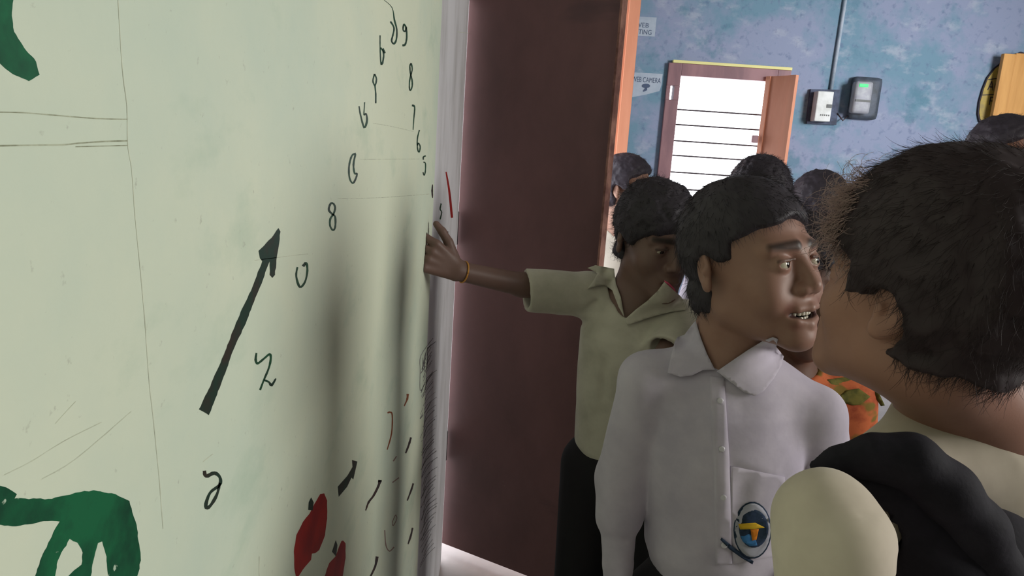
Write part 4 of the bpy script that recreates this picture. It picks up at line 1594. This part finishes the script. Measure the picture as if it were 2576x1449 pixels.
# ---------- children farther back
def far_person(label, px, py, Y, yaw, skin, shirt_mat, s=1.0, hair=None, pitch=0, h=.0042, body_yaw=0.0, dress=False, arms_fw=0.0, hh=.0034):
    head = P(px, py, Y)
    r = empty('person', (head[0], head[1], 0))
    tag(r, label, 'person', 'schoolchildren in the room')
    f = Frame(head_R(yaw, pitch, 0), head, s)
    nb = head + np.array([0, .01, -.175 * s])
    b = math.radians(body_yaw)
    side = np.array([math.cos(b), math.sin(b), 0])
    bk = np.array([-side[1], side[0], 0])
    sh = [nb - side * .125 * s - UP * .035, nb + side * .125 * s - UP * .035]
    hip = nb - UP * .40 * s
    el = [sh[k] + side * (-.03, .03)[k] - UP * .19 * s + bk * .01 for k in (0, 1)]
    wr = [el[k] - UP * .16 * s - bk * (.05 + arms_fw) for k in (0, 1)]
    pts = np.array(sh + wr + [head + .15 * s, head - .14 * s, hip - .12])
    v = Vol(pts.min(0) - [.06, .12, .12], pts.max(0) + [.06, .12, .04], h)
    head_shape(v, f)
    v.cap(f.w((0, .028, -.055)), nb, .046, .048, .03)
    v.cap(nb, hip, .05, .08, .04)
    for k in (0, 1):
        v.cap(nb - UP * .02, sh[k], .034, .032, .02)
        v.chain([sh[k], el[k], wr[k]], [.028, .024, .018], .01)
        d = unit(wr[k] - el[k])
        hand_shape(v, wr[k] + d * .004, d, side * (-1, 1)[k], .78, [[20, 24, 15]] * 4, thumb=(1, -1)[k])
    V, Q = v.mesh()
    link_mesh('body', V, Q, M['skin'], r, True, np.c_[head_tint(V, f, skin), np.ones(len(V))])
    make_hair(r, f, M['hair'], **(dict(n=1200, length=.02, seg=3, r=.0005, wn=.3, wr=.4, h=hh) | (hair or {})))
    v = Vol(pts.min(0) - [.07, .13, .12], np.array([pts.max(0)[0] + .07, pts.max(0)[1] + .13, nb[2] + .05]), h + .0006)
    loft(v, hip - UP * .02, nb + UP * .008, side, SHIRT_SECS)
    for k in (0, 1):
        v.cap(nb - UP * .012 + (sh[k] - nb) * .25, sh[k], .046, .042, .03)
        v.chain([sh[k], sh[k] * .3 + el[k] * .7], [.045, .046 if not dress else .055], .02)
    v.cap(nb - UP * .02, nb + UP * .12, .053, .062, .006, 'sub')
    v.displace(folds(.003, 13, (1, 1, .5), int(px) % 13))
    V, Q = v.mesh()
    sm = link_mesh('dress' if dress else 'shirt', V, Q, shirt_mat, r, True)
    v = Vol(nb - .09, nb + [.09, .09, .05], .005)
    v.cap(nb - UP * .022, nb + UP * .004, .062, .056)
    v.cap(nb - UP * .05, nb + UP * .12, .049, .051, .002, 'sub')
    V, Q = v.mesh()
    link_mesh('collar', V, Q, shirt_mat, r, True)
    legs(r, hip - UP * .03, side, h=.010)
    return r, sm


far_person('child behind the door edge in white shirt, cheek lit orange beside the door', 1578, 474, 2.6, 62, (.25, .13, .085), M['shirt_a'], 1.0,
           dict(th=.016, c1=.016))
far_person('short haired child facing away, silhouetted before the bright window', 1907, 498, 1.9, 165, (.24, .14, .10), M['shirt_b'], .9,
           dict(th=.016, c1=.034, c2=.040, c3=.034, n=2600, length=.014, wn=.8, yback=.0))
far_person('dark haired child half hidden under the wall meters', 2064, 522, 2.45, 120, (.20, .11, .075), M['shirt_a'], 1.0, dict(th=.018))
far_person('tallest child at right edge standing before the ochre shutter', 2528, 394, 2.2, 25, (.22, .105, .07), M['shirt_b'], 1.0, dict(th=.016, c1=.012))
M['dress'] = material('orange_printed_dress', srgb(190, 102, 64), 0.85, 0.15, srgb(150, 70, 46), 22, 5, lo=.45, hi=.62, bump=.25, bump_scale=30,
                      layers=((srgb(112, 100, 46), 17.0, 2, (1, 1, 1.6), .58, .64, .9), (srgb(40, 50, 40), 38.0, 2, (1, 1, 1), .70, .73, .9)))
rH, smH = far_person('girl in orange and green printed dress squeezed between two boys', 2005, 715, 1.2, 8, (.13, .065, .045), M['dress'], .95,
                     dict(th=.018, c3=-.09, n=2500, length=.03), pitch=8, dress=True, body_yaw=-4)
bvH = bvh_of(smH)
M['print_green'] = material('olive_dress_print', srgb(112, 104, 52), 0.85, 0.1, srgb(84, 84, 44), 60, 4)
drape([(2108, 1000), (2130, 982), (2160, 977), (2190, 998), (2165, 1018), (2145, 1020), (2118, 1012)], bvH, 'leaf_print', M['print_green'], smH, .001, .0008, step=7)
drape([(2080, 955), (2130, 948), (2165, 948), (2205, 953), (2165, 960), (2120, 966), (2085, 972)], bvH, 'leaf_print', M['print_green'], smH, .001, .0008, step=7)
drape([(2200, 985), (2212, 990), (2226, 1020), (2216, 1022), (2204, 1004)], bvH, 'leaf_print', M['print_green'], smH, .001, .0008, step=7)
